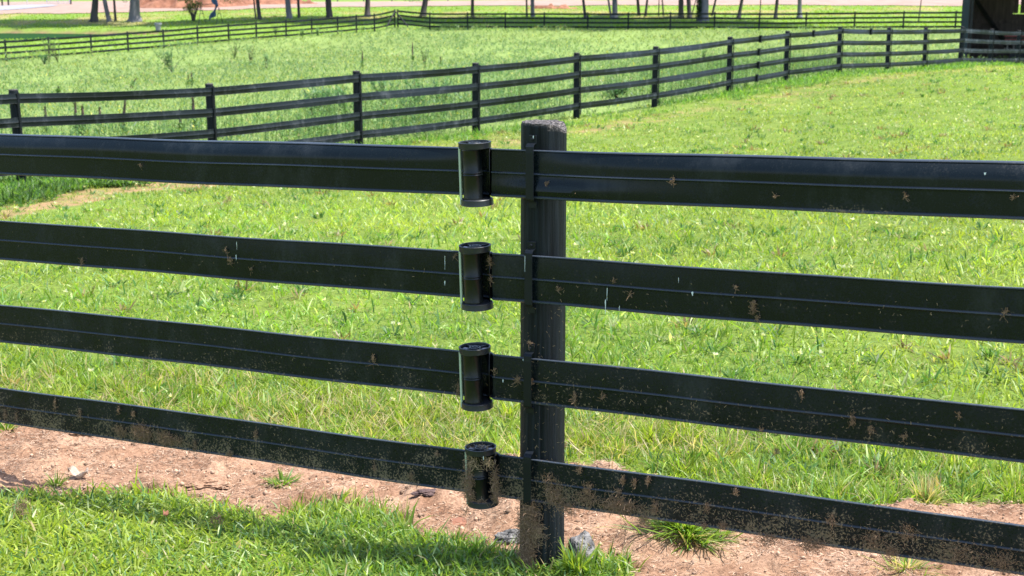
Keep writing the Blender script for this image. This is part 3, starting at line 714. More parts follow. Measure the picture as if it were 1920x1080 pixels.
front = 1 - sm(ofn, -.05, .15); ln = rng.uniform(.026, .068, n) * (1 - .42 * front) * (.75 + .7 * hn) * np.maximum(sc_, .8) ** .18 * (1 + tall) * (1 - .28 * sm(ofn, .5, 2.0))
wd = rng.uniform(.0028, .0055, n) * np.maximum(sc_, 1) ** .62 * (1 + .35 * front)
lean = np.clip(np.abs(rng.normal(.5 + .25 * sm(ofn, 1.6, 3) + .45 * front + .35 * tall, .45, n)), 0, 1.5) ; cv = rng.uniform(.1, 1.3, n)
col = grass_color(X, Y, n)
dr_ = rng.random(n) < (.05 + .10 * tall + .22 * np.exp(-((seg_off(X, Y, mid_xy) + 1.8) / 1.3) ** 2) * sm(fbm(X, Y, .5, 2, 5), .4, .7))
col = np.where(dr_[:, None], DRY * rng.uniform(.6, 1.2, n)[:, None], col)
Zr = terr(X, Y) - .004
A.add(blades(np.stack([X, Y, Zr], 1), ln, wd, lean, az, cv, col))
# dense short mat of the near lawn
n = 70000; x, y, r = sample(n, 2.6, 5.6, 1.0, 26); of2 = (x - P0[0]) * FN[0] + (y - P0[1]) * FN[1]; kp = (of2 < .12) & (rng.random(n) > soil(x, y) * 1.2); x, y = x[kp], y[kp]; n = len(x)
cl = grass_color(x, y, n); cl = np.where(rng.random((n, 1)) < .03, DRY, cl)
A.add(blades(np.stack([x, y, terr(x, y) + rng.uniform(-.004, .012, n)], 1), rng.uniform(.022, .055, n), rng.uniform(.004, .0075, n), np.clip(rng.normal(.95, .4, n), .05, 1.55), rng.uniform(0, 6.28, n), rng.uniform(0, .7, n), cl))
# lush dark mats along the foot of the middle fence and matted dead grass behind the soil strip
n = 26000; u = rng.random(n); k = rng.integers(0, len(mid_xy) - 3, n); k = np.where(rng.random(n) < .3, rng.integers(0, 3, n), k); b_ = mid_xy[k] * (1 - u[:, None]) + mid_xy[k + 1] * u[:, None]; e = mid_xy[k + 1] - mid_xy[k]; e /= np.linalg.norm(e, axis=1)[:, None]
off = rng.uniform(-.2, 1.1, n); x = b_[:, 0] + e[:, 1] * off; y = b_[:, 1] - e[:, 0] * off; kp = (fbm(x, y, .9, 3, 71) + .18 * (off < .35) + .1 * (k < 2) > .56); x, y, k = x[kp], y[kp], k[kp]; n = len(x)
cl = np.where(rng.random((n, 1)) < .65, np.array([.09, .20, .035]), np.array([.18, .30, .05])) * rng.uniform(.7, 1.3, (n, 1)); dd = np.hypot(x, y) / 20
A.add(blades(np.stack([x, y, terr(x, y) + rng.uniform(0, .06, n)], 1), rng.uniform(.06, .14, n) * dd ** .3, rng.uniform(.010, .018, n) * dd ** .5, np.clip(rng.normal(.8, .4, n), 0, 1.5), rng.uniform(0, 6.28, n), rng.uniform(0, .9, n), cl))
n = 6000; s_ = rng.uniform(-2.2, 3.2, n); o_ = np.interp(s_, fs_, fo_) + rng.normal(.28, .28, n); x = P0[0] + FD[0] * s_ + FN[0] * o_; y = P0[1] + FD[1] * s_ + FN[1] * o_; kp = (fbm(x, y, 2.2, 3, 17) > .5) & (o_ > np.interp(s_, fs_, fo_) - .1); x, y = x[kp], y[kp]; n = len(x)
A.add(blades(np.stack([x, y, terr(x, y) + rng.uniform(0, .04, n)], 1), rng.uniform(.04, .12, n), rng.uniform(.002, .004, n), np.clip(rng.normal(1.0, .4, n), .1, 1.57), rng.uniform(0, 6.28, n), rng.uniform(-.6, .9, n), DRY * rng.uniform(.5, 1.3, (n, 1)), seg=3))
# darker rosettes, thatch spots and pale clover heads scattered through the field
n = 1500; per = 16; x, y, r = sample(n, 4.5, 42, 1.25); kp = (seg_off(x, y, mid_xy) < 0) & (soil(x, y) < .1) & (fbm(x, y, .6, 3, 301) > .42); x, y, r = x[kp], y[kp], r[kp]; n = len(x); kind = rng.random(n)
X = np.repeat(x, per); Y = np.repeat(y, per); K = np.repeat(kind, per); D_ = np.repeat(r, per) / 6; N_ = len(X); a = rng.uniform(0, 6.28, N_); rd = rng.uniform(0, .045, N_) * D_ ** .4; X = X + np.sin(a) * rd; Y = Y + np.cos(a) * rd
cl = np.where((K < .6)[:, None], np.array([.07, .15, .035]), np.where((K < .85)[:, None], np.array([.20, .15, .075]), np.array([.30, .34, .16]))) * rng.uniform(.6, 1.4, (N_, 1))
A.add(blades(np.stack([X, Y, terr(X, Y) + rng.uniform(0, .02, N_)], 1), rng.uniform(.035, .08, N_) * D_ ** .2, rng.uniform(.006, .013, N_) * D_ ** .5, np.clip(rng.normal(.9, .35, N_), .05, 1.5), a, rng.uniform(0, .8, N_), cl))
n = 500; x, y, r = sample(n, 5, 30, 1.2); kp = (seg_off(x, y, mid_xy) < 0) & (soil(x, y) < .1); x, y, r = x[kp], y[kp], r[kp]; n = len(x); per = 5; X = np.repeat(x, per); Y = np.repeat(y, per); D_ = np.repeat(r, per) / 6
A.add(blades(np.stack([X, Y, terr(X, Y) + .05], 1), np.full(n * per, .018) * D_ ** .4, np.full(n * per, .012) * D_ ** .5, rng.uniform(0, 1.5, n * per), rng.uniform(0, 6.28, n * per), rng.uniform(0, .4, n * per), np.tile([.55, .55, .42], (n * per, 1))))
n = 130; s_ = rng.uniform(-2.0, 3.0, n); o_ = np.interp(s_, fs_, fo_) + rng.uniform(-.02, .75, n); per = 90
x = np.repeat(P0[0] + FD[0] * s_ + FN[0] * o_, per); y = np.repeat(P0[1] + FD[1] * s_ + FN[1] * o_, per); N_ = len(x); a = rng.uniform(0, 6.28, N_); rd = np.abs(rng.normal(0, .035, N_)); x = x + np.sin(a) * rd; y = y + np.cos(a) * rd
q = np.repeat(rng.random(n), per)[:, None]; cl = (GR * 1.1 * (1 - q) + YG * q) * rng.uniform(.65, 1.35, (N_, 1)); cl = np.where(rng.random((N_, 1)) < .12, DRY, cl)
A.add(blades(np.stack([x, y, terr(x, y) - .003], 1), rng.uniform(.04, .10, N_) * np.repeat(rng.uniform(.6, 1.3, n), per), rng.uniform(.003, .0055, N_), np.clip(rng.normal(.65, .35, N_), .05, 1.5), a + rng.normal(0, .5, N_), rng.uniform(.1, 1.1, N_), cl, seg=3))
# crab-grass mats by the first post of the middle fence
for px, py, ax_, ay_, cnt in [(20, 378, .55, .8, 1300), (90, 362, .42, .6, 950), (190, 352, .38, .25, 420), (240, 350, .3, .22, 300), (60, 350, .5, .5, 300)]:
    p = hit(px, py); th_ = rng.uniform(0, 6.28, cnt); q = np.sqrt(rng.random(cnt)); x = p[0] + np.cos(th_) * q * ax_; y = p[1] + np.sin(th_) * q * ay_; cl = np.where(rng.random((cnt, 1)) < .6, np.array([.055, .12, .025]), np.array([.12, .21, .04])) * rng.uniform(.5, 1.4, (cnt, 1))
    A.add(blades(np.stack([x, y, terr(x, y) + rng.uniform(0, .07, cnt)], 1), rng.uniform(.06, .15, cnt), rng.uniform(.014, .026, cnt), np.clip(rng.normal(.85, .4, cnt), 0, 1.5), rng.uniform(0, 6.28, cnt), rng.uniform(0, .9, cnt), cl))
# broader crab-grass blades near the camera
n = 26000; x, y, r = sample(n, 2.7, 14, 1.5); s = soil(x, y); hn = fbm(x, y, 2.2, 3, 91); kp = (rng.random(n) > s * 1.1) & (rng.random(n) < .25 + sm(hn, .42, .62)); x, y, r = x[kp], y[kp], r[kp]; n = len(x)
cl = grass_color(x, y, n) * np.array([1.0, 1.05, .9])
A.add(blades(np.stack([x, y, terr(x, y) - .004], 1), rng.uniform(.05, .12, n) * (r / 4.2) ** .2 * np.where((x - P0[0]) * FN[0] + (y - P0[1]) * FN[1] < 0, .7, 1), rng.uniform(.005, .0085, n) * (r / 4.2) ** .5, np.abs(rng.normal(.75, .4, n)), rng.uniform(0, 6.28, n), rng.uniform(.2, 1.4, n), cl, seg=3))
go = A.build('grass', m_grass); tag(go, 'bright backlit grass of the lawn and the paddock', 'grass', None, 'stuff')

# weedy meadow between the middle fence and the far fences, and lawn beyond
A = Acc(); NT = 60000
x, y, r = sample(NT, 16, 112, 1.25, 27); mo = seg_off(x, y, mid_xy); fo = seg_off(x, y, far_xy)
hn = fbm(x, y, .35, 3, 14); tallz = sm(hn, .4, .66) * (.35 + .65 * sm(-x + y * .05, -6, 6))
kp = (mo > .15) & (fo < -.1) & (rng.random(NT) < .55 + .45 * tallz); x, y, r, tallz, mo = x[kp], y[kp], r[kp], tallz[kp], mo[kp]
per = 7; n = len(x) * per; X = np.repeat(x, per); Y = np.repeat(y, per); T = np.repeat(tallz, per); RR_ = np.repeat(r, per); MO = np.repeat(mo, per)
az = rng.uniform(0, 6.28, n); rad = rng.uniform(0, .12, n); X += np.sin(az) * rad; Y += np.cos(az) * rad
near_f = np.exp(-(MO / 5) ** 2)
hh = rng.uniform(0, 1, n) * (.06 + .42 * T + .12 * near_f)
ln = rng.uniform(.05, .12, n) * (RR_ / 25) ** .35; wd = rng.uniform(.012, .03, n) * (RR_ / 25) ** .5
c0 = np.array([.145, .225, .078]); c1 = np.array([.215, .275, .078]); c2 = np.array([.095, .175, .085]); q = rng.random(n)[:, None]; big = np.repeat(fbm(x, y, .16, 3, 33), per)[:, None]
left = np.repeat(sm(-x + y * .03, 1, 9) * (1 - sm(y, 34, 60)), per)[:, None]; wq = np.clip(q * .8 + (big - .5) * 2.6 + .35 * left, 0, 1)
col = c0 * (1 - wq) + c1 * wq; col = np.where(rng.random((n, 1)) < .10 + .45 * T[:, None] * (q < .6), c2, col); col = np.where(rng.random((n, 1)) < .05, np.array([.36, .33, .16]), col)
col = np.where(rng.random((n, 1)) < .012, np.array([.5, .45, .06]), col) * rng.uniform(.8, 1.22, n)[:, None]
A.add(blades(np.stack([X, Y, terr(X, Y) + hh], 1), ln, wd, rng.uniform(.2, 1.4, n), az, rng.uniform(0, .8, n), col))
# upright stems with leaves in patches along the middle fence
n = 5200; u = rng.random(n); k = rng.integers(0, len(mid_xy) - 6, n); b_ = mid_xy[k] * (1 - u[:, None]) + mid_xy[k + 1] * u[:, None]; e = mid_xy[k + 1] - mid_xy[k]; e /= np.linalg.norm(e, axis=1)[:, None]
off = np.abs(rng.normal(0, 3.2, n)) + .35; x = b_[:, 0] - e[:, 1] * off; y = b_[:, 1] + e[:, 0] * off; kp = fbm(x, y, .6, 3, 71) > .44; x, y = x[kp], y[kp]; n = len(x)
z0 = terr(x, y); hs_ = rng.uniform(.3, .95, n) * (.8 + .5 * fbm(x, y, .3, 2, 7))
A.add(blades(np.stack([x, y, z0], 1), hs_, np.full(n, .008), np.abs(rng.normal(.08, .08, n)), rng.uniform(0, 6.28, n), rng.uniform(0, .2, n), np.tile([.10, .15, .05], (n, 1)), seg=3))
per = 22; X = np.repeat(x, per); Y = np.repeat(y, per); Z = np.repeat(z0, per); Hh = np.repeat(hs_, per); N_ = len(X); t = rng.random(N_)
az = rng.uniform(0, 6.28, N_); col = np.where((rng.random(N_) < .5)[:, None], np.array([.17, .28, .08]), np.array([.08, .17, .06])) * rng.uniform(.7, 1.4, N_)[:, None]
A.add(blades(np.stack([X, Y, Z + Hh * t * .95], 1), rng.uniform(.04, .10, N_) * (1.2 - t), rng.uniform(.012, .028, N_), rng.uniform(.5, 1.5, N_), az, rng.uniform(0, .7, N_), col))
o = A.build('meadow_weeds', m_weed); tag(o, 'pale green weeds and clover covering the meadow behind the middle fence', 'weeds', None, 'stuff')
# lawn beyond the far fence
A = Acc(); n = 60000; xx = rng.uniform(-52, 60, n); yy = rng.uniform(70, 139, n); fo = seg_off(xx, yy, far_xy); pm = pond_mask(xx, yy)
gcx = np.interp(xx, [p[0] for p in ra], [p[1] for p in ra]); kp = (fo > .15) & (pm > 1.18) & (yy < gcx - .2); xx, yy = xx[kp], yy[kp]; n = len(xx)
q = rng.random((n, 1)); col = (np.array([.14, .25, .03]) * (1 - q) + np.array([.23, .31, .04]) * q); dry = sm(fbm(xx, yy, .22, 4, 77), .5, .66)[:, None] * (yy[:, None] > 117); col = col * (1 - dry * .7) + np.array([.38, .31, .16]) * dry * .7
A.add(blades(np.stack([xx, yy, terr(xx, yy)], 1), rng.uniform(.08, .2, n), rng.uniform(.05, .12, n), rng.uniform(.2, 1.2, n), rng.uniform(0, 6.28, n), rng.uniform(0, .6, n), col))
o = A.build('lawn_grass', m_grass); tag(o, 'mown grass bank beyond the far fences under the trees', 'grass', None, 'stuff')

# tufts standing alone on the soil
def tuft(px, py, rad, n, lmin, lmax, w, label, colmix=.5, flat=.9, name='grass_tuft', dry=.06, up=0):
    p = hit(px, py); p[2] = soilz(p[0], p[1])[0] - .004
    a = rng.uniform(0, 6.28, n); r = np.abs(rng.normal(0, rad * .28, n)); P = np.stack([np.sin(a) * r, np.cos(a) * r, np.zeros(n)], 1) + p
    P[:, 2] = soilz(P[:, 0], P[:, 1]) - .005
    q = rng.random((n, 1)); col = (GR * (1 - q * colmix) + YG * q * colmix) * rng.uniform(.7, 1.3, n)[:, None]
    col = np.where(rng.random((n, 1)) < .2, BG * 1.2, col); col = np.where(rng.random((n, 1)) < dry, DRY, col)
    A = Acc(); ln = rng.uniform(lmin, lmax, n)
    A.add(blades(P, ln, rng.uniform(.7, 1.3, n) * w, np.clip(rng.normal(flat, .35, n), .05, 1.45), a + rng.normal(0, .4, n), rng.uniform(0, .9, n), col, seg=3))
    o = A.build(name, m_grass, origin=p); tag(o, label, 'grass tuft', 'grass tufts on the bare soil'); return o
tuft(530, 916, .07, 150, .025, .065, .0055, 'small grey-green rosette of grass alone on the bare soil left of the post', .25, 1.1)
tuft(107, 916, .04, 60, .03, .07, .004, 'thin sprig of grass on the soil beside the pale curled leaf', .7, .7)
tuft(1290, 1015, .17, 620, .05, .17, .0055, 'large spreading tuft of long grass under the lowest rail right of the post', .5, .9, dry=.10)
tuft(12, 812, .08, 130, .03, .07, .006, 'green tuft just below the lowest rail at the left edge', .5, .9)
tuft(1500, 985, .05, 50, .04, .09, .005, 'low sparse sprig of grass below the right lowest rail', .5, 1.0, dry=.3)
tuft(1700, 1078, .10, 110, .04, .12, .004, 'dry mixed tuft at the bottom right under the rail', .5, .9, dry=.5)
tuft(1735, 945, .06, 140, .05, .12, .003, 'straw-coloured dead tuft between the two lowest rails on the right', .5, .45, dry=.85)
tuft(1080, 1076, .07, 90, .04, .11, .006, 'short green blades growing against the foot of the round post', .7, .5)
tuft(610, 832, .03, 25, .02, .05, .004, 'tiny wisp of grass directly under the lowest left rail', .7, .9)

# straw litter on the soil
def strands(cent, n, spread, ln, wd, col, nrm=None, flat=1.0, seg=5, curl=.9, base=None):
    """curly thin ribbons; spread is (along, off, up) in fence coordinates or xyz when nrm is None"""
    n = int(n); st = cent + np.stack([rng.normal(0, 1, n) * spread[0], rng.normal(0, 1, n) * spread[1], rng.normal(0, 1, n) * spread[2]], 1) @ (np.array([FD, -FN, [0, 0, 1.0]]) if nrm else np.eye(3))
    d = rng.normal(0, 1, (n, 3)); d = d @ np.diag([1, flat, 1]) if nrm else d * np.array([1, 1, flat])
    if nrm: d = d @ np.array([FD, -FN, [0, 0, 1.0]])
    d /= np.linalg.norm(d, axis=1)[:, None] + 1e-9; L_ = rng.uniform(.5, 1.3, n) * ln / seg
    pts = [st]
    for k in range(seg):
        j = rng.normal(0, curl, (n, 3)) * (np.array([1, 1, flat]) if not nrm else 1)
        if nrm: j = j - np.outer((j @ FN), FN) * (1 - flat)
        d = d + j * .5; d /= np.linalg.norm(d, axis=1)[:, None] + 1e-9; pts.append(pts[-1] + d * L_[:, None])
    side = np.cross(d, rng.normal(0, 1, (n, 3)) if not nrm else np.tile(-FN, (n, 1))); side /= np.linalg.norm(side, axis=1)[:, None] + 1e-9; side *= wd / 2
    rows = []
    for p in pts: rows += [p - side, p + side]
    m = len(rows); V = np.stack(rows, 1).reshape(-1, 3); b = np.arange(n)[:, None] * m
    Fq = np.concatenate([b + np.array([[2 * i, 2 * i + 1, 2 * i + 3, 2 * i + 2]]) for i in range(seg)])
    c = np.asarray(col) * rng.uniform(.6, 1.35, (n, 1)) * np.ones((1, 3)); return V, Fq, None, np.repeat(c, m, 0)
A = Acc(); n = 60000; s = rng.uniform(-1.6, 2.4, n); o_ = rng.uniform(-.4, 1.1, n); x = P0[0] + FD[0] * s + FN[0] * o_; y = P0[1] + FD[1] * s + FN[1] * o_
kp = (soil(x, y) > .6) & (fbm(x, y, 6, 3, 44) > .42); x, y = x[kp], y[kp]; n = len(x)
P = np.stack([x, y, soilz(x, y) + .002], 1)
V, Fq, _, c = strands(P, n, (0, 0, 0), .02, .0014, (.46, .34, .25), None, .12, 2, .5); c = np.where(np.repeat(rng.random(n) < .3, 6)[:, None], np.array([.16, .10, .07]), c); A.add((V, Fq, None, c))
o = A.build('straw_litter', m_straw); tag(o, 'short dry straw and crumbs scattered over the bare soil strip', 'litter', None, 'stuff')
# pebbles and clods on the soil
A = Acc(); n = 5200; s = rng.uniform(-1.6, 2.4, n); o_ = rng.uniform(-.4, 1.1, n); x = P0[0] + FD[0] * s + FN[0] * o_; y = P0[1] + FD[1] * s + FN[1] * o_; kp = soil(x, y) > .7; x, y = x[kp], y[kp]; n = len(x)
oc = np.array([[1,0,0],[0,1,0],[-1,0,0],[0,-1,0],[0,0,1],[0,0,-1]], float); of = np.array([[0,1,4],[1,2,4],[2,3,4],[3,0,4],[1,0,5],[2,1,5],[3,2,5],[0,3,5]])
sz = rng.uniform(.0012, .011, (n, 1, 1)) ** 1.0 * rng.uniform(.3, 1, (n, 1, 1)) * rng.uniform(.6, 1.3, (n, 1, 3)); V = oc[None] * sz * rng.uniform(.7, 1.3, (n, 6, 1)) + np.stack([x, y, soilz(x, y) + .001], 1)[:, None]
Ft = (np.arange(n)[:, None, None] * 6 + of[None]).reshape(-1, 3); cc = np.array([.40, .27, .19]) * rng.uniform(.4, 1.5, (n, 1)); A.add((V.reshape(-1, 3), None, Ft, np.repeat(cc, 6, 0)))
o = A.build('soil_crumbs', m_straw); tag(o, 'small clods and pebbles of the bare soil strip', 'soil crumbs', None, 'stuff')

# dried clippings stuck to the near fence
A = Acc(); CB = (.25, .165, .105); CL = (.34, .245, .15)
def stick(px, py, n, w, h, ln=.017, wd=.0011, col=CB, off=.006, so=.002):
    r__ = ray(px, py); Q = P0 - FN * off; p = r__ * ((FN[:2] @ Q[:2]) / (FN[:2] @ r__[:2])) + np.array([0, 0, H]); A.add(strands(p, n, (w / 740., so, h / 740.), ln, wd, col, True, .25, 6, .7))
for px, py, n, w, h in [(1262,337,16,5,6),(1026,345,14,4,4),(1697,366,8,3,5),(1083,358,6,3,3),(1453,368,5,3,2),(263,309,5,3,3),(1900,369,4,3,2),
    (153,490,14,3,5),(432,487,14,4,6),(423,468,8,3,4),(471,504,6,2,3),(854,478,6,2,5),(918,487,22,5,8),(920,520,14,3,7),(1048,541,12,5,3),(1182,551,10,4,4),(1150,524,5,3,5),(1412,572,40,4,10),(1380,538,8,5,3),(1420,597,6,5,3),(1885,585,14,5,6),
    (700,670,16,4,8),(970,711,30,6,5),(996,714,40,7,6),(993,642,10,5,3),(1078,747,18,4,8),(1130,742,8,5,6),(1597,785,16,6,8),(1634,806,12,6,6),(1502,738,10,4,6),(1695,818,8,4,4),(1798,778,6,3,4),(1455,845,10,6,4),(1428,806,8,4,3),(885,700,12,4,10),(927,695,8,4,5),(859,730,20,2,12),(890,763,30,20,2),
    (103,755,16,3,10),(150,775,14,3,8),(222,768,12,3,8),(250,775,12,3,6),(8,775,18,4,10),(30,780,14,4,8),(480,812,16,4,8),(365,835,20,4,10),(430,850,14,6,5),(702,875,12,2,8),(770,893,10,4,5),(820,850,6,3,4),
    (1085,880,12,6,6),(1105,912,14,8,6),(1168,900,16,4,6),(1190,905,16,4,6),(1215,900,14,4,6),(1160,920,12,6,4),(1230,950,30,8,9),(1205,975,36,14,6),(1325,950,12,5,6),(1380,922,12,6,4),(1355,985,18,7,6),(1320,985,14,6,5),(1440,1010,60,26,8),(1520,1020,120,38,9),(1560,975,20,12,10),(1640,1010,50,30,12),(1700,1000,30,20,12),(1800,1035,60,40,14),(1880,1050,60,40,12),(1670,1035,40,20,8)]:
    up_ = .55 if py < 720 else 1.0; stick(px, py, int(n * 1.5 * up_), w * .55 * up_, h * .9 * up_, .007, .0008); stick(px + random.uniform(-1, 1) * w * .3, py, int(n * 3 * up_), w * .38 * up_, h * .7 * up_, .006, .0011); stick(px - w * .2, py + h * .7, int(n * .6) + 2, w * .2, h * .6, .014, .0010)
stick(265, 812, 700, 14, 8, .02, .0012); stick(225, 808, 160, 9, 6); stick(310, 822, 420, 12, 6, .02); stick(330, 826, 90, 14, 5)
stick(1040, 930, 300, 11, 12, .014); stick(1028, 905, 60, 6, 8); stick(1160, 948, 420, 18, 7, .02, .0012); stick(1100, 935, 160, 12, 9); stick(1062, 955, 120, 10, 5); stick(1172, 985, 30, 5, 10, .016)
# around the lowest tensioner
for px, py, n, w, h, of_ in [(888,868,200,6,9,.046),(882,900,260,4,15,.046),(880,928,160,4,6,.05),(928,900,200,2.5,17,.034),(930,930,110,2.5,8,.032),(895,941,120,12,2,.045),(915,866,60,5,4,.04),(873,900,120,1.5,20,.045),(875,955,30,1.5,7,.04),(900,842,80,12,3,.02)]:
    stick(px, py, n, w, h, .016, .0011, CL if py < 900 else CB, of_, .005)
# beard of clippings down the left of the post
for py, w, n in [(955,12,220),(975,12,260),(995,11,260),(1015,10,220),(1035,9,160),(1055,10,160),(1075,13,200)]:
    stick(992 - (py - 955) * .07, py, n, w, 9, .017, .0012, CB if py < 1040 else CL, .012, .006)
stick(996, 985, 320, 10, 16, .02, .0013, CB, .014, .004); stick(990, 1050, 260, 8, 14, .018, .0013, CB, .014, .004); stick(1005, 1000, 160, 9, 12, .015, .0011, CL, .014, .004)
# fine flecks all over the two lower rails and the lower post
for (a, b, t, n) in (((0,770),(960,905),16,520),((1010,905),(1900,1045),18,760),((0,620),(960,720),18,90),((1010,720),(1900,830),20,150),((0,450),(960,530),18,40),((1010,530),(1900,600),20,60)):
    u = rng.random(n); px = a[0] + (b[0] - a[0]) * u; py = a[1] + (b[1] - a[1]) * u + np.clip(rng.normal(.25, .8, n), -1.6, 1.6) * t
    P = np.array([fence_hit(i, j) - FN * .0045 for i, j in zip(px, py)]); A.add(strands(P, n, (.0, .0004, .0), .007, .0009, CL, True, .1, 3, .8))
n = 260; P = np.array([fence_hit(i, j) for i, j in zip(rng.uniform(978, 1058, n), 1075 - 500 * rng.random(n) ** 1.8)]); A.add(strands(P + FN * 0.0, n, (0, .001, 0), .008, .0007, CL, True, .1, 3, .8))
o = A.build('dried_grass_clippings', m_straw); tag(o, 'brown dried grass clippings clinging to the near rails, tensioners and post', 'clippings', None, 'stuff')
# bird droppings
A = Acc()
for px, py, l, w, dots in [(446,457,9,.0016,0),(445,480,6,.003,0),(836,486,14,.0016,0),(836,528,5,.003,0),(1140,545,12,.0022,0),(1137,568,14,.0028,0),(1163,575,5,.002,0),(1300,548,4,.0045,0),(1274,522,5,.0012,0),(1848,324,2,.005,0),(345,279,3,.005,0),(351,276,2,.004,0),(991,485,16,.0016,1),(945,712,3,.004,0),(983,673,2,.004,0),(927,845,4,.0025,2),(1001,256,4,.003,0)]:
    p0 = fence_hit(px, py - l / 2 * 1.0) - FN * (.006 + (.015 if dots == 1 else .058 if dots == 2 else 0) + (-.003 if py == 256 else 0)); V = []; k = 7
    if px < 400: p0 = p0 + FN * .016
    for i in range(k):
        q = i / (k - 1); ww = w * (.5 + .5 * math.sin(math.pi * min(1, q + .25))) * random.uniform(.7, 1.2); c = p0 + np.array([0, 0, -q * l * 2 / 740.]) + FD * random.uniform(-.0004, .0004)
        for e in (-1, 1):
            V.append(c + FD * e * ww / 2)
    V = np.array(V); A.add((V, np.array([[2 * i, 2 * i + 1, 2 * i + 3, 2 * i + 2] for i in range(k - 1)]), None, np.tile([.7, .78, .78], (len(V), 1))))
o = A.build('bird_droppings', m_straw); tag(o, 'white bird droppings splashed on the near black rails', 'droppings', None, 'stuff')

# rocks, leaves and bark by the post
def rock(px, py, r, sq, label, seed, name='rock', mat=None, amp=.35, cat='rock', grp=None):
    import bmesh
    p = hit(px, py); bm = bmesh.new(); bmesh.ops.create_icosphere(bm, subdivisions=5, radius=1)
    for v in bm.verts:
        q = v.co.copy(); d = 1 + amp * mnoise.noise(q * 1.3 + Vector((seed, 0, 0))) + amp * .55 * mnoise.noise(q * 3.1 + Vector((seed, 5, 0))) + amp * .3 * mnoise.noise(q * 8 + Vector((0, seed, 0))) + amp * .12 * mnoise.noise(q * 20)
        c = mnoise.cell(q * 2.2 + Vector((seed, 1, 2))) * amp * .25
        v.co = Vector((q.x * sq[0], q.y * sq[1], q.z * sq[2])) * r * (d + c * .5)
    me = bpy.data.meshes.new(name); bm.to_mesh(me); bm.free(); o = link(name, me, mat or m_rock, loc=(p[0], p[1], soilz(p[0], p[1])[0] + r * sq[2] * .2)); autosmooth(o, 38)
    tag(o, label, cat, grp); return o
rock(1092, 1052, .062, (.62, .9, .9), 'pitted grey rock against the right side of the post foot', 3, amp=.2)
0 and rock(1100, 1098, .042, (.9, .8, .6), 'smaller grey stone in front of the rock right of the post foot', 8)
rock(957, 1022, .036, (1.1, .8, .8), 'small dark grey stone half hidden left of the post foot', 11)
rock(800, 940, .026, (1.4, .8, .28), 'dark brown bark chip lying on the soil left of the bottom tensioner', 5, 'bark_chip', m_barkchip, .5, 'bark chip')
rock(868, 985, .045, (1.3, .8, .2), 'low orange clay clod on the soil below the bottom tensioner', 9, 'clay_clod', m_clay, .4, 'clod')
rock(375, 915, .05, (1.6, .9, .3), 'crumbled brown soil clod beyond the left lawn edge', 15, 'soil_clod', m_soil, .6, 'clod')
rock(150, 832, .03, (1.6, .9, .3), 'dark soil clod right under the lowest left rail', 21, 'soil_clod', m_soil, .6, 'clod')
def dryleaf(px, py, L_, W_, label, seed, lift=.006, mat=None, rz=None):
    p = hit(px, py); mb = MB(); V = []; n = 9; ph = rz if rz is not None else 1.2
    for i in range(n):
        t = i / (n - 1); w = W_ * math.sin(math.pi * (t * .9 + .05)) ** .7
        for j in range(5):
            q = (j - 2) / 2; X = (t - .5) * L_; Y = q * w / 2; Z = .35 * W_ * math.sin(t * 7 + seed) + .4 * W_ * q * q + .15 * W_ * math.sin(q * 5 + t * 9 + seed)
            V.append((X * math.cos(ph) - Y * math.sin(ph), X * math.sin(ph) + Y * math.cos(ph), Z))
    Fs = [(i * 5 + j, i * 5 + j + 1, i * 5 + j + 6, i * 5 + j + 5) for i in range(n - 1) for j in range(4)]
    mb.add(V, Fs); o = mb.build('dry_leaf', mat or m_dleaf, loc=(p[0], p[1], soilz(p[0], p[1])[0] + lift), smooth=True); sd = o.modifiers.new('s', 'SOLIDIFY'); sd.thickness = .0006
    tag(o, label, 'leaf', 'dry leaves on the ground'); return o
dryleaf(148, 905, .075, .035, 'long pale curled dry leaf on the soil at the left', 1, .012, rz=-.3)
dryleaf(337, 900, .012, .009, 'tiny white leaf scrap on the bare soil', 2)
dryleaf(313, 1000, .022, .016, 'pinkish brown curled leaf caught in the bright lawn grass', 3, .05, m_clay, 1.9)
dryleaf(1690, 922, .03, .014, 'narrow pale leaf in the worn patch between the lower right rails', 4, .01, rz=.5)
# mulch clumps in the lawn
for px, py, nn, rr_, lb in [(43, 972, 300, .016, 'brown clump of dead grass sitting in the lawn at the far left'), (408, 1000, 100, .010, 'little brown thatch clump in the middle of the left lawn')]:
    A = Acc(); p = hit(px, py); p[2] += .035; A.add(strands(np.zeros(3), nn, (rr_, rr_, rr_ * .8), .02, .0011, (.2, .13, .09), None, 1, 5, .9)); o = A.build('thatch_clump', m_straw); o.location = tuple(p); tag(o, lb, 'thatch')

# ------------------------------------------------------------------ trees
def crown_mesh(seed, rx, rz, n, leaf=.26, col=(.05, .10, .02)):
    r = np.random.default_rng(seed); nc = 46; cc = r.normal(0, 1, (nc, 3)); cc /= np.linalg.norm(cc, axis=1)[:, None]; cc *= r.uniform(.35, 1.0, (nc, 1)) ** .6; cc *= np.array([rx, rx, rz]) * .82
    k = r.integers(0, nc, n); d = r.normal(0, 1, (n, 3)); d /= np.linalg.norm(d, axis=1)[:, None]; P = cc[k] + d * r.uniform(.3, 1, (n, 1)) * r.uniform(.7, 1.5, (nc, 1))[k] * rx * .25
    a = r.normal(0, 1, (n, 3)); a /= np.linalg.norm(a, axis=1)[:, None]; b = np.cross(a, r.normal(0, 1, (n, 3))); b /= np.linalg.norm(b, axis=1)[:, None]
    s = r.uniform(.6, 1.4, (n, 1)) * leaf; V = np.stack([P - a * s, P + b * s * .5, P + a * s, P - b * s * .5], 1).reshape(-1, 3)
    c = np.array(col) * r.uniform(.6, 1.6, (n, 1)); return mesh_np('crown', V, np.arange(n * 4).reshape(-1, 4), col=np.repeat(c, 4, 0))
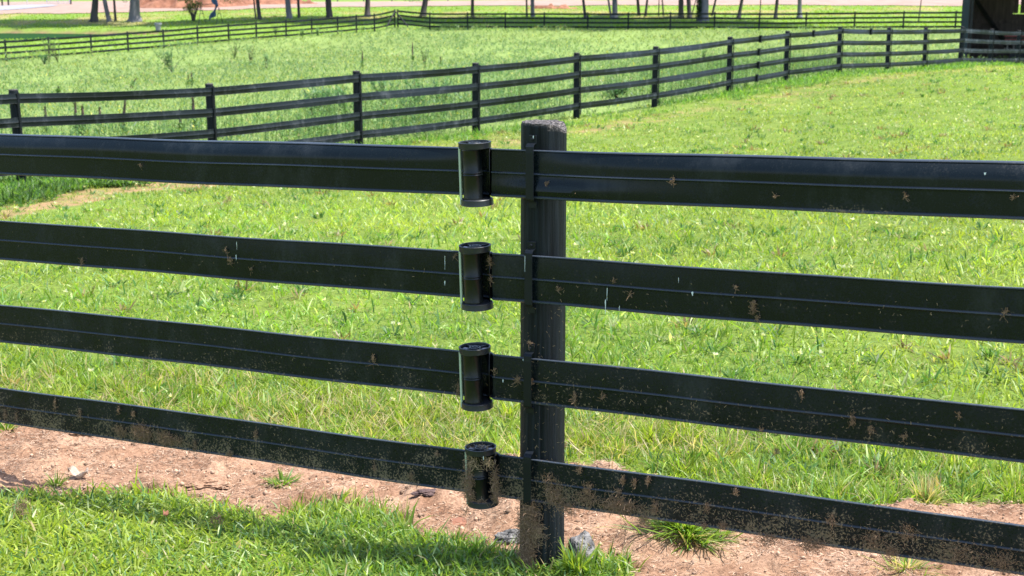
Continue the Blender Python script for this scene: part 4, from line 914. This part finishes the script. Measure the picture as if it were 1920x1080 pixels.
CR = [crown_mesh(s, 5.4, 7.0, 9000) for s in (1, 2, 3)]; CRS = [crown_mesh(s, 2.4, 4.2, 2600, .2) for s in (4, 5)]
for me in CR + CRS: me.materials.append(m_leaf)
def tree(px, py, w, tx, label, h=21, bark=None, flare=1.5, small=False, crown_z=14.5, at=None):
    p = hit(px, py) if at is None else np.array([at[0], at[1], tz(*at)])
    dist = p[1] * CP - (p[2] - H) * SP; r = w / F * dist / 2
    if not small: crown_z = 13 if px < 300 else (13 if px < 700 else 19); h = h if px < 700 else 26; cy_ = -2.5 if px < 300 else (-3 if px < 700 else -7.5)
    root = empty('tree', tuple(p)); tag(root, label, 'tree', 'trees beyond the far fence')
    lx = (tx - px) / max(py, 1.0)          # sideways drift per unit height
    pts = []; rad = []
    for i, t in enumerate([-.3, 0, .25, .6, 1.1, 2, 3.5, 6, 9, 12, h * .78, h * .95] if not small else [-.2, 0, .2, .5, 1, 2, 3, 4.5, h * .9]):
        q = min(t, 4); pts.append((lx * max(q, 0) + .25 * math.sin(t * .5 + px) * (t > 4) , .12 * math.sin(t * .7 + px * 2) * (t > 2), t))
        rad.append(r * (1 + (flare - 1) * math.exp(-max(t, 0) / .35)) * max(.12, 1 - max(t, 0) / (h * 1.02)) )
    mb = MB(); mb.tube(pts, rad, 14, True, .22); tr = mb.build('trunk', bark or m_bark, root, smooth=True)
    nb = 5 if not small else 3
    for k in range(nb):
        z = h * (.42 + .1 * k) if not small else h * (.45 + .12 * k); a = k * 2.4 + px; L_ = (3.8 if not small else 1.4) * random.uniform(.7, 1.2); bx = np.interp(z, [q[2] for q in pts], [q[0] for q in pts])
        mb = MB(); mb.tube([(bx, 0, z), (bx + math.cos(a) * L_ * .5, math.sin(a) * L_ * .5, z + L_ * .45), (bx + math.cos(a) * L_, math.sin(a) * L_, z + L_ * .75)], [r * .42, r * .26, r * .1], 8); mb.build('limb', bark or m_bark, root, smooth=True)
    c = link('crown', random.choice(CRS if small else CR), None, root, loc=(lx * 4, 0 if small else cy_, h * .72 if small else crown_z)); c.rotation_euler = (0, 0, random.uniform(0, 6))
    if small: c.scale = (.8, .8, .8)
    elif px > 850: c.scale = (1.25, 1.35, 1.0)
    return root
T = [(176,41.5,12,181,'dark thick leaning trunk leftmost by the pond',None,1.6),
     (205,41.5,8,198,'grey trunk leaning left beside the leftmost dark tree',m_barkg,1.3),
     (217,40.5,4.5,216,'thin straight dark trunk left of the broad flared tree',None,1.2),
     (253,40.5,18,254,'very broad grey trunk with flared base in front of the clay heap',m_barkg,1.75),
     (480,36,3,477,'thin stem of the close pair right of the blue cloth',None,1.2),
     (487,36.5,7,484,'thicker trunk of the close pair right of the blue cloth',None,1.3),
     (543,35.5,10,540,'sturdy grey trunk with a slim tree just right of it',m_barkg,1.4),
     (561,33.5,5,560,'slim dark trunk just right of a sturdy grey one',None,1.3),
     (618,33.5,11,616,'sturdy dark trunk behind the left far fence with nothing close beside it',None,1.3),
     (689,32,9,690,'brown trunk with flared foot nearest left of the fence corner',None,1.7),
     (793,31.5,10,798,'brown trunk leaning right just past the fence corner',None,1.5),
     (886,32.5,6,886,'lone straight dark trunk second right of the fence corner',None,1.3),
     (988,31.5,3.5,987,'slim dark trunk left of a pale trunk near the picture middle',None,1.2),
     (999,31.5,7,998,'pale grey trunk paired with a slim dark one near the picture middle',m_barkg,1.3),
     (1098,36,5,1093,'narrow trunk leaning left standing alone before the pale grey pair',None,1.8),
     (1146,34,4,1140,'thin leaning grey stem touching a thick pale trunk',m_barkg,1.2),
     (1153,35,9.5,1152,'thick pale grey trunk with a thin leaning stem on its left',m_barkg,1.4),
     (1198,30,5.5,1195,'mid brown trunk left in the middle thicket',None,1.3),
     (1210,31.5,4.5,1213,'brown trunk leaning right in the middle thicket',None,1.4),
     (1235,30,2,1235,'very thin straight sapling trunk in the middle thicket',None,1.1),
     (1244,30,3,1241,'thin bowed trunk right of the straight sapling',None,1.1),
     (1277,34,9.5,1276,'brown trunk first left of the ivy covered double tree',None,1.3),
     (1293,34,8,1290,'dark brown trunk next left of the ivy covered double tree',None,1.4),
     (1296,33,2,1304,'very thin slanting stem between the brown trunk and the ivy tree',None,1.1),
     (1335,30,4,1341,'yellowish thin trunk leaning right beside the ivy tree',None,1.3),
     (1385,34,6,1390,'dark trunk leaning right alone right of the ivy tree',None,1.7),
     (1425,33,2,1425,'very thin upright stem right behind a far fence post',None,1.1),
     (1454,34,6,1456,'dark trunk with short twigs left of the last grey green trunk',None,1.4),
     (1499,35,7.5,1498,'last grey green trunk with flared foot left of the open gap',m_barkg,1.8)]
for i, (px, py, w, tx, lb, bk, fl) in enumerate(T): tree(px, py, w, tx, lb, 21 if w > 4.5 else 13, bk, fl, small=w <= 4.5)
tv = tree(1318, 40, 19, 1318, 'massive double trunk wrapped in dark ivy on its left side', 23, m_barkg, 1.35)
A = Acc(); n = 1500; a = rng.uniform(1.9, 4.4, n); r_ = .46; zz = rng.uniform(-.1, 5, n)
A.add(blades(np.stack([np.cos(a) * r_ - .05, -np.abs(np.sin(a)) * r_ * .9 + 0 * a, zz], 1), rng.uniform(.08, .16, n), rng.uniform(.08, .14, n), rng.uniform(.6, 1.5, n), rng.uniform(2, 4.6, n), rng.uniform(0, .5, n), np.tile([.02, .055, .02], (n, 1)) * rng.uniform(.6, 1.6, (n, 1))))
iv = A.build('ivy', m_leaf); iv.parent = tv; iv['label'] = 'dark ivy climbing the left stem'
for (x_, y_, h_, lb) in ((-51, 121.5, 9, 'broad tree just beyond the left edge whose shade falls on the pond bank'), (-62, 119, 9, 'farther tree beyond the left edge shading the pond bank')):
    tr_ = tree(0, 41, 12, 0, lb, 21, None, 1.4, at=(x_, y_))
# sapling
sap = tree(1722, 41, 2.2, 1725, 'thin curved sapling standing alone left of the shed', 6.5, None, 1.1, small=True)
for ch in sap.children:
    if ch.name.startswith('crown'): ch.scale = (.35, .35, .35); ch.location.z = 5.6
for (x_, y_) in [(-46, 121), (-58, 118), (-39, 131), (62, 118), (74, 112)]:
    pass
# low leafy branch ends that dip into the top of the frame
def sprig(px, py, w, h, n, parent, d=117, col=(.07, .14, .03)):
    p = G(px, py, d); A = Acc(); P = np.stack([rng.normal(0, w / 46., n), rng.normal(0, .3, n), rng.normal(0, h / 46., n)], 1) + p
    A.add(blades(P, rng.uniform(.12, .26, n), rng.uniform(.05, .1, n), rng.uniform(.8, 2.2, n), rng.uniform(0, 6.28, n), rng.uniform(0, .5, n), np.array(col) * rng.uniform(.6, 1.6, (n, 1))))
    o = A.build('low_branch', m_leaf, parent, origin=np.array(parent.location)); return o
trees = [o for o in COL.objects if o.name.startswith('tree') and o.parent is None]
def near_tree(px): return min(trees, key=lambda o: abs(proj(np.array(o.location))[0] - px))
sprig(775, -2, 22, 6, 150, near_tree(793)); sprig(425, 0, 22, 7, 160, near_tree(480)); sprig(232, -1, 8, 7, 60, near_tree(253)); sprig(1290, -3, 10, 5, 30, near_tree(1293))

# shrub beside the swing frame
p = hit(363, 39.5); sh = empty('shrub', tuple(p)); tag(sh, 'bushy green multi-stemmed shrub left of the A-frame', 'shrub')
for k in range(7):
    a = k * .9; mb = MB(); mb.tube([(0.05 * math.cos(a), .05 * math.sin(a), -.1), (.16 * math.cos(a), .16 * math.sin(a), .45), (.5 * math.cos(a), .5 * math.sin(a), 1.3), (.8 * math.cos(a), .8 * math.sin(a), 2.4)], [.06, .05, .03, .01], 7); mb.build('stem', m_bark, sh, smooth=True)
n = 4200; d_ = rng.normal(0, 1, (n, 3)); d_ /= np.linalg.norm(d_, axis=1)[:, None]; P = d_ * rng.uniform(.3, 1, (n, 1)) ** .5 * np.array([1.15, 1.1, 1.25]) + np.array([-.15, 0, 1.9]); kp = fbm(P[:, 0] + 3, P[:, 2], 2.2, 2, 3) > .42; P = P[kp]; n = len(P)
A = Acc(); A.add(blades(P, rng.uniform(.08, .18, n), rng.uniform(.05, .09, n), rng.uniform(.4, 2, n), rng.uniform(0, 6.28, n), rng.uniform(0, .5, n), np.array([.07, .14, .025]) * rng.uniform(.5, 1.8, (n, 1)))); fo_ = A.build('foliage', m_leaf, sh)

# A-frame with blue cloth
p = hit(395, 46); dist = p[1]; ppm = F / dist / 1.02
fr = empty('swing_frame', tuple(p)); tag(fr, 'thin black A-frame stand with a blue cloth tangled over it', 'stand')
def q3(px, py, dy=0): return (((px - 395) / ppm), dy, (46 - py) / ppm)
for a, b in (((379, 14, 0), (375, 46.5, -.5)), ((379, 14, 0), (384, 45, .6)), ((411, 16, 0), (407, 47, -.5)), ((411, 16, 0), (415, 45.5, .6))):
    mb = MB(); mb.tube([q3(*a), q3(*b)], .022, 8); mb.build('leg', m_black, fr)
mb = MB(); mb.tube([q3(378, 14), q3(380, 10.5), q3(402, 9.5), q3(411, 16)], .025, 8); mb.build('crossbar', m_black, fr)
mb = MB(); mb.tube([q3(377, 27), q3(382, 27)], .02, 6); mb.tube([q3(409, 27), q3(413, 27)], .02, 6); mb.build('tie_bar', m_black, fr)
cl = [(402, -2, 4), (403, 3, 5.2), (404.5, 8, 5), (408.5, 12, 2.6), (406, 17, 1.6), (403.5, 22, 2.0), (401, 26, 4.2), (400, 30, 6.2), (398, 33, 5.2), (395, 35, 2.0), (393, 38, .8)]
V = []; m_ = 9
for i, (cx, cy, w) in enumerate(cl):
    for j in range(m_):
        u = (j / (m_ - 1) - .5) * 2; b = q3(cx + u * w, cy + abs(u) * .6 * math.sin(i * 2), 0); V.append((b[0], -.08 + .09 * math.sin(u * 6 + i * 1.3) + .05 * math.sin(i), b[2]))
mb = MB(); mb.add(V, [(i * m_ + j, i * m_ + j + 1, (i + 1) * m_ + j + 1, (i + 1) * m_ + j) for i in range(len(cl) - 1) for j in range(m_ - 1)])
c = mb.build('blue_cloth', m_blue, loc=tuple(p), smooth=True); sd = c.modifiers.new('s', 'SOLIDIFY'); sd.thickness = .02; tag(c, 'crumpled blue cloth hanging from the black A-frame', 'cloth')
# stone planter
p = hit(297, 57.5); mb = MB(); k = p[1] / F * 1.0
mb.lathe([(0, 0), (4.2 * k, 0), (4.6 * k, 1 * k), (5.6 * k, 9.5 * k), (6.8 * k, 10.5 * k), (7.0 * k, 13.2 * k), (5.6 * k, 13.4 * k), (5.0 * k, 10 * k), (0, 10 * k)], (0, 0, 0), 28)
o = mb.build('planter', m_white, loc=tuple(p)); autosmooth(o, 30); tag(o, 'whitish stone planter with a wider rim on the shaded lawn', 'planter')

# clay heap and low spoil tail
def heap(cx, cy, rx, ry, hz, label, seed, n=90):
    V = []; Z = []
    g_ = np.linspace(-1.15, 1.15, n); U, W_ = np.meshgrid(g_, g_); X = cx + U.ravel() * rx; Y = cy + W_.ravel() * ry; q = np.hypot(U.ravel(), W_.ravel())
    nz = fbm(X, Y, .7, 5, seed); hgt = hz * (1 - sm(q + (nz - .5) * .5, .1, 1.0)) * (.75 + .5 * fbm(X, Y, .25, 3, seed + 4)) + (fbm(X, Y, 2.2, 4, seed + 2) - .5) * .9 * (1 - sm(q, .75, 1.0))
    Z = terr(X, Y) + hgt - .12 * sm(q, .85, 1.0) - .02; Vx = np.stack([X, Y, Z], 1); c0 = np.array([cx, cy, tz(cx, cy)]); I = np.arange(n - 1)[:, None] * n; J = np.arange(n - 1)[None]
    Fq = np.stack([I + J, I + J + 1, I + n + J + 1, I + n + J], -1).reshape(-1, 4); o = link('dirt_heap', mesh_np('dirt_heap', Vx - c0, Fq), m_clay, loc=tuple(c0), smooth=True); tag(o, label, 'dirt heap'); return o
p = hit(345, 14); heap(p[0], p[1] + 2.0, 6.2, 4.5, 2.7, 'large heap of red clay behind the broad grey tree', 3)
p = hit(470, 9); heap(p[0], p[1] + 1.5, 7.5, 3.5, 1.0, 'low tail of red clay spoil right of the main heap', 9)
p = hit(1035, 16.5); heap(p[0], p[1], 2.6, .6, .22, 'small low ridge of bare clay on the grass bank behind the fence', 12, 40)

# metal gate and far posts
pg = hit(88, 9.5); pg2 = hit(131, 9.5); pg2[1] = pg[1]; gw = pg2[0] - pg[0]; gt = empty('farm_gate', tuple(pg)); tag(gt, 'silver tubular farm gate at the top left', 'gate')
for z in (.2, .42, .66, .92, 1.2): mb = MB(); mb.tube([(0, 0, z), (gw, 0, z)], .035, 8); mb.build('bar', m_galv, gt)
for xx in (0, gw * .5, gw): mb = MB(); mb.tube([(xx, -.005, .2), (xx, -.005, 1.22)], .037, 8); mb.build('upright', m_galv, gt)
pw = hit(15, 10.5); wf = empty('wire_fence', tuple(pw)); tag(wf, 'thin grey wire fence left of the farm gate', 'fence')
for k in range(9): mb = MB(); mb.tube([(0, 0, .12 + k * .13), (pg[0] - pw[0] - .1, pg[1] - pw[1], .12 + k * .13 + pg[2] - pw[2])], .009, 5); mb.build('wire', m_galv, wf)
for k in (.5,): mb = MB(); mb.tube([((pg[0] - pw[0]) * k, (pg[1] - pw[1]) * k, 0), ((pg[0] - pw[0]) * k, (pg[1] - pw[1]) * k, 1.25)], .03, 8); mb.build('stake', m_galv, wf)
for px, py, w, lb in [(4.5, 11.5, 3, 'leftmost dark round post at the top left corner'), (16, 10.7, 3, 'dark post where the thin wire fence begins'), (133, 8.8, 3.2, 'dark gate post at the right end of the silver gate'),
                      (633, 3, 2, 'small dark post beyond the road left of the two others'), (682, 3, 2, 'small dark post beyond the road between two others'), (735, 3, 2, 'small dark post beyond the road above the fence corner'), (805, 2.2, 2, 'small dark post beyond the road right of the corner'), (840, 2.2, 2, 'small dark post beyond the road furthest right')]:
    p = hit(px, py); r = w / F * p[1] / 2; mb = MB(); mb.tube([(0, 0, -.2), (0, 0, .8), (0, 0, 1.5), (0, 0, 1.52)], [r, r, r * .95, r * .6], 12); o = mb.build('wooden_post', m_black, loc=tuple(p)); autosmooth(o); tag(o, lb, 'post', 'posts beyond the road')
p = hit(194.5, 7); mb = MB(); mb.box((0, 0, 1.0), .28, .12, .34, 0, .02); mb.tube([(0, .08, -.1), (0, .08, 1.1)], .03, 8); o = mb.build('marker_sign', m_red, loc=tuple(p)); tag(o, 'small faded red marker on a stake beside the leaning grey trunk', 'marker')

# ------------------------------------------------------------------ open shed
bp_ = ray(1797, 108) * 53 + np.array([0, 0, H]); bz = tz(bp_[0], bp_[1]); ang = -math.atan2(bp_[0] + 2, bp_[1])
barn = empty('shed', (bp_[0], bp_[1], bz), ang); tag(barn, 'dark open-fronted wooden shed at the right edge with gaps between its boards', 'shed')
def bx(name, c, sx, sy, sz, mat, par=barn, bev=.01, lab=None):
    mb = MB(); mb.box(c, sx, sy, sz, 0, bev); o = mb.build(name, mat, par); 
    if lab: o['label'] = lab
    return o
for xx in (.15, 4.2, 8.3): bx('post', (xx, 0, 1.45), .26, .26, 3.3, m_teal)
bx('post', (.36, .12, 1.45), .10, .16, 3.3, m_black)
bx('beam', (4.2, -.02, 3.2), 8.6, .22, .3, m_teal)
for xx in (.15, 4.2, 8.3): bx('post', (xx, 5.2, 1.4), .22, .22, 3.2, m_wood)
mb = MB(); x = .3; i = 0
while x < 8.4:
    w = random.uniform(.19, .24)
    cx_ = x + w / 2; z0 = -.1 if random.random() < .7 else .0
    gap = -.004
    if 1.75 < x < 3.5: gap = .06; mb.box((cx_, 5.35, 2.55), w - .01, .03, 1.6); mb.box((cx_, 5.353, .8), w + .07, .028, 1.85)
    else: mb.box((cx_, 5.35 + .004 * (i % 2), 1.65), w, .03, 3.4)
    x += w + gap; i += 1
mb.build('back_wall', m_wood, barn)
mb = MB(); 
for i in range(22): mb.box((8.45, .15 + i * .24, 1.6), .03, .225, 3.3)
mb.build('side_wall', m_wood, barn)
mb = MB()
for i in range(3): mb.box((.30, 3.7 + i * .55, 1.6), .03, .5, 3.3)
mb.build('side_wall', m_wood, barn)
for zz in (.5, 1.42): mb = MB(); mb.box((4.3, 5.29, zz), 8.1, .06, .12); mb.build('girt', m_wood, barn)
mb = MB(); mb.tube([(.2, 5.1, 2.45), (1.9, 5.1, .15)], .08, 4); mb.build('diagonal_brace', m_black, barn)
mb = MB(); mb.add([(-.6, -.8, 3.75), (9, -.8, 3.75), (9, 6, 3.1), (-.6, 6, 3.1), (-.6, -.8, 3.79), (9, -.8, 3.79), (9, 6, 3.14), (-.6, 6, 3.14)], [(3, 2, 1, 0), (4, 5, 6, 7), (0, 1, 5, 4), (1, 2, 6, 5), (2, 3, 7, 6), (3, 0, 4, 7)]); mb.build('roof', m_roof, barn)
# wagon inside
wl = barn.matrix_world if False else None
ca, sa = math.cos(ang), math.sin(ang)
def inb(x, y): return (bp_[0] + x * ca - y * sa, bp_[1] + x * sa + y * ca, bz)
wg = empty('farm_wagon', inb(1.55, 2.4), ang); tag(wg, 'grey slatted farm wagon with a red rail inside the dark shed', 'wagon')
bx('rail', (1.5, 0, .98), 3.0, .05, .07, m_red, wg); bx('rail', (1.5, 0, .84), 3.0, .045, .04, m_red, wg)
bx('deck', (1.5, .6, .42), 3.0, 1.4, .10, m_wagon, wg); bx('sideboard', (1.5, 0, .72), 3.0, .03, .14, m_wagon, wg)
for k in range(13): bx('slat', (.12 + k * .23, 0, .57), .05, .028, .2, m_wagon, wg, .004)
for xx in (.5, 2.5):
    for yy in (.05, 1.15):
        mb = MB(); mb.lathe([(0, -.06), (.10, -.06), (.22, -.07), (.27, -.05), (.27, .05), (.22, .07), (.10, .06), (0, .06)], (xx, yy, .27), 20, (0, 1, 0)); autosmooth(mb.build('wheel', m_black, wg), 40)
hb = inb(3.0, 2.9); mb = MB(); mb.lathe([(0, -.5), (.5, -.5), (.56, -.46), (.58, 0), (.56, .46), (.5, .5), (0, .5)], (0, 0, .5), 28, (.9, .3, 0)); o = mb.build('hay_bale', m_hay, loc=(hb[0], hb[1], bz + .46)); autosmooth(o, 40); tag(o, 'round brown hay bale sitting on the wagon in the shed', 'hay bale')

# ------------------------------------------------------------------ individual tall weeds in the meadow
def weed(px, pyb, pyt, label, kind='spike', lean=0):
    p = hit(px, pyb); ppm_ = F / (p[1] * CP - (p[2] - H) * SP); h = max((pyb - pyt) / ppm_, .2); root = empty('tall_weed', tuple(p)); tag(root, label, 'weed', 'tall weeds in the meadow')
    A = Acc(); B = Acc()
    if kind == 'spike':
        pts = [(lean * h * (t ** 2), 0, h * t) for t in np.linspace(0, 1, 7)]; mb = MB(); mb.tube(pts, [.014, .014, .013, .02, .026, .024, .008], 7, True, .8); mb.build('stem', m_barkchip, root, smooth=True)
        n = 240; t = rng.random(n) ** .8; tt = t[:, None]; P = np.stack([lean * h * t ** 2, 0 * t, h * t], 1) + rng.normal(0, .012, (n, 3)); c = np.where(tt > .45, np.array([.07, .075, .03]), np.array([.14, .24, .08])) * rng.uniform(.6, 1.4, (n, 1))
        A.add(blades(P, np.where(t > .45, .035, rng.uniform(.08, .2, n)), np.where(t > .45, .02, .045), rng.uniform(.4, 1.4, n), rng.uniform(0, 6.28, n), rng.uniform(0, .8, n), c))
    else:
        n = 420 if kind == 'bush' else 220; w = .45 if kind == 'bush' else .22
        k = 9; az_ = rng.uniform(0, 6.28, k); ls = rng.uniform(.15, .8, k) if kind == 'bush' else rng.uniform(.05, .38, k)
        mb = MB()
        for j in range(k): mb.tube([(0, 0, 0), (math.sin(az_[j]) * ls[j] * h * .5, math.cos(az_[j]) * ls[j] * h * .5, h * .5), (math.sin(az_[j]) * ls[j] * h * 1.1, math.cos(az_[j]) * ls[j] * h * 1.1, h * random.uniform(.75, 1))], [.01, .008, .004], 5)
        mb.build('stem', m_barkchip, root); j = rng.integers(0, k, n); t = rng.random(n) ** (.7 if kind == 'bush' else 1.0); P = np.stack([np.sin(az_[j]) * ls[j] * h * t * 1.1, np.cos(az_[j]) * ls[j] * h * t * 1.1, h * t * .95], 1) + rng.normal(0, .03 if kind == 'bush' else .02, (n, 3))
        base = {'bush': (.085, .17, .07), 'pale': (.16, .25, .09), 'fern': (.13, .23, .10)}[kind]
        A.add(blades(P, rng.uniform(.06, .14, n), rng.uniform(.02, .045, n), rng.uniform(.4, 1.5, n), rng.uniform(0, 6.28, n), rng.uniform(0, .6, n), np.array(base) * rng.uniform(.6, 1.5, (n, 1))))
    A.build('leaves', m_weed, root)
for a in [(680, 133, 96, 'dark seed spike rising behind the third fence post'), (774, 128, 80, 'tallest thin dark spike right of the third fence post'), (797, 128, 88, 'pale slender spike next to the tallest dark one', 'pale'),
          (826, 128, 107, 'short thick dark seed head left of the fourth post'), (248, 166, 147, 'curved dark stem above the middle fence left part', 'spike', .5), (360, 162, 137, 'thin dark spike just left of the second fence post'), (354, 163, 141, 'shorter dark spike beside the second fence post'),
          (110, 176, 163, 'tiny dark spike above the middle fence at far left'), (92, 119, 72, 'tall airy weed in front of the second far left post', 'pale'), (108, 118, 74, 'thin leafy weed right of the tall airy one', 'pale'), (84, 121, 104, 'dark bushy weed at the foot of the airy weeds', 'bush'),
          (517, 66, 47, 'yellowish upright weed before the left far fence', 'pale'), (566, 70, 55, 'feathery green weed clump before the left far fence', 'fern'), (596, 68, 53, 'second feathery weed clump nearer the fence corner', 'fern'),
          (322, 136, 95, 'sprawling brownish weed in the left meadow', 'bush'), (312, 132, 100, 'loose green weed left of the sprawling brownish one', 'pale'), (618, 222, 165, 'big dark green bushy weed behind the fence between second and third posts', 'bush'), (590, 225, 178, 'bushy weed left of the big dark green one', 'bush'), (648, 224, 172, 'broad leafy weed close left of the third post', 'bush'),
          (800, 222, 150, 'tall dark leafy weed behind the rails between third and fourth posts', 'bush'), (830, 218, 160, 'leafy weed left of the fourth post', 'bush'), (770, 226, 178, 'low leafy weed between third and fourth posts', 'bush'),
          (720, 200, 150, 'branching dark stemmed weed right of the third post', 'bush'), (470, 128, 84, 'thin pale weed in the left centre meadow', 'pale'), (500, 132, 100, 'soft green weed in the centre meadow', 'fern'), (440, 110, 76, 'pale weed towards the left far fence', 'pale'),
          (145, 262, 190, 'seedy stalk behind the fence near the first post', 'spike'), (158, 262, 198, 'second seedy stalk near the first post', 'spike'), (190, 262, 202, 'dark stalk in the row between first and second posts', 'spike'), (232, 262, 186, 'leaning stalk mid row between first and second posts', 'spike', .1), (365, 262, 182, 'tall stalk close left of the second post', 'spike'), (340, 262, 205, 'short stalk left of the second post', 'spike'), (88, 258, 200, 'slim stalk just right of the first post', 'spike'),
          (1155, 190, 160, 'small leafy weed under the rails right of the fifth post', 'bush'), (1320, 118, 90, 'wispy dark weed behind rails before the seventh post', 'pale')]:
    weed(*a)

# ------------------------------------------------------------------ camera, light
cam = bpy.data.cameras.new('Camera'); co = bpy.data.objects.new('Camera', cam); COL.objects.link(co); co.location = (0, 0, H); co.rotation_euler = (math.pi / 2 - PITCH, 0, 0)
cam.sensor_width = 36; cam.lens = F / 1920 * 36; cam.clip_end = 3000; cam.clip_start = .1
cam.dof.use_dof = True; cam.dof.focus_distance = 3.9; cam.dof.aperture_fstop = 11
sc.camera = co
AZ, EL = R(97), R(68)
ld = bpy.data.lights.new('Sun', 'SUN'); ld.energy = 4.2; ld.angle = R(.53); ld.color = (1.0, .96, .9); lo = bpy.data.objects.new('Sun', ld); COL.objects.link(lo)
sd = Vector((math.sin(AZ) * math.cos(EL), math.cos(AZ) * math.cos(EL), math.sin(EL))); lo.rotation_euler = (-sd).to_track_quat('-Z', 'Y').to_euler(); lo.location = (0, 0, 50)
w = bpy.data.worlds.new('World'); sc.world = w; w.use_nodes = True; N = w.node_tree.nodes; L = w.node_tree.links; N.clear()
sk = N.new('ShaderNodeTexSky'); sk.sky_type = 'NISHITA'; sk.sun_disc = False; sk.sun_elevation = EL; sk.sun_rotation = AZ % (2 * math.pi); sk.air_density = 1.0; sk.dust_density = 1.5
bg = N.new('ShaderNodeBackground'); bg.inputs[1].default_value = .15; ou = N.new('ShaderNodeOutputWorld'); L.new(sk.outputs[0], bg.inputs[0]); L.new(bg.outputs[0], ou.inputs[0])
sc.view_settings.view_transform = 'Standard'; sc.view_settings.look = 'None'; sc.view_settings.exposure = 1.22; sc.view_settings.gamma = 1
sc.cycles.max_bounces = 8; sc.cycles.transmission_bounces = 4; sc.cycles.diffuse_bounces = 3
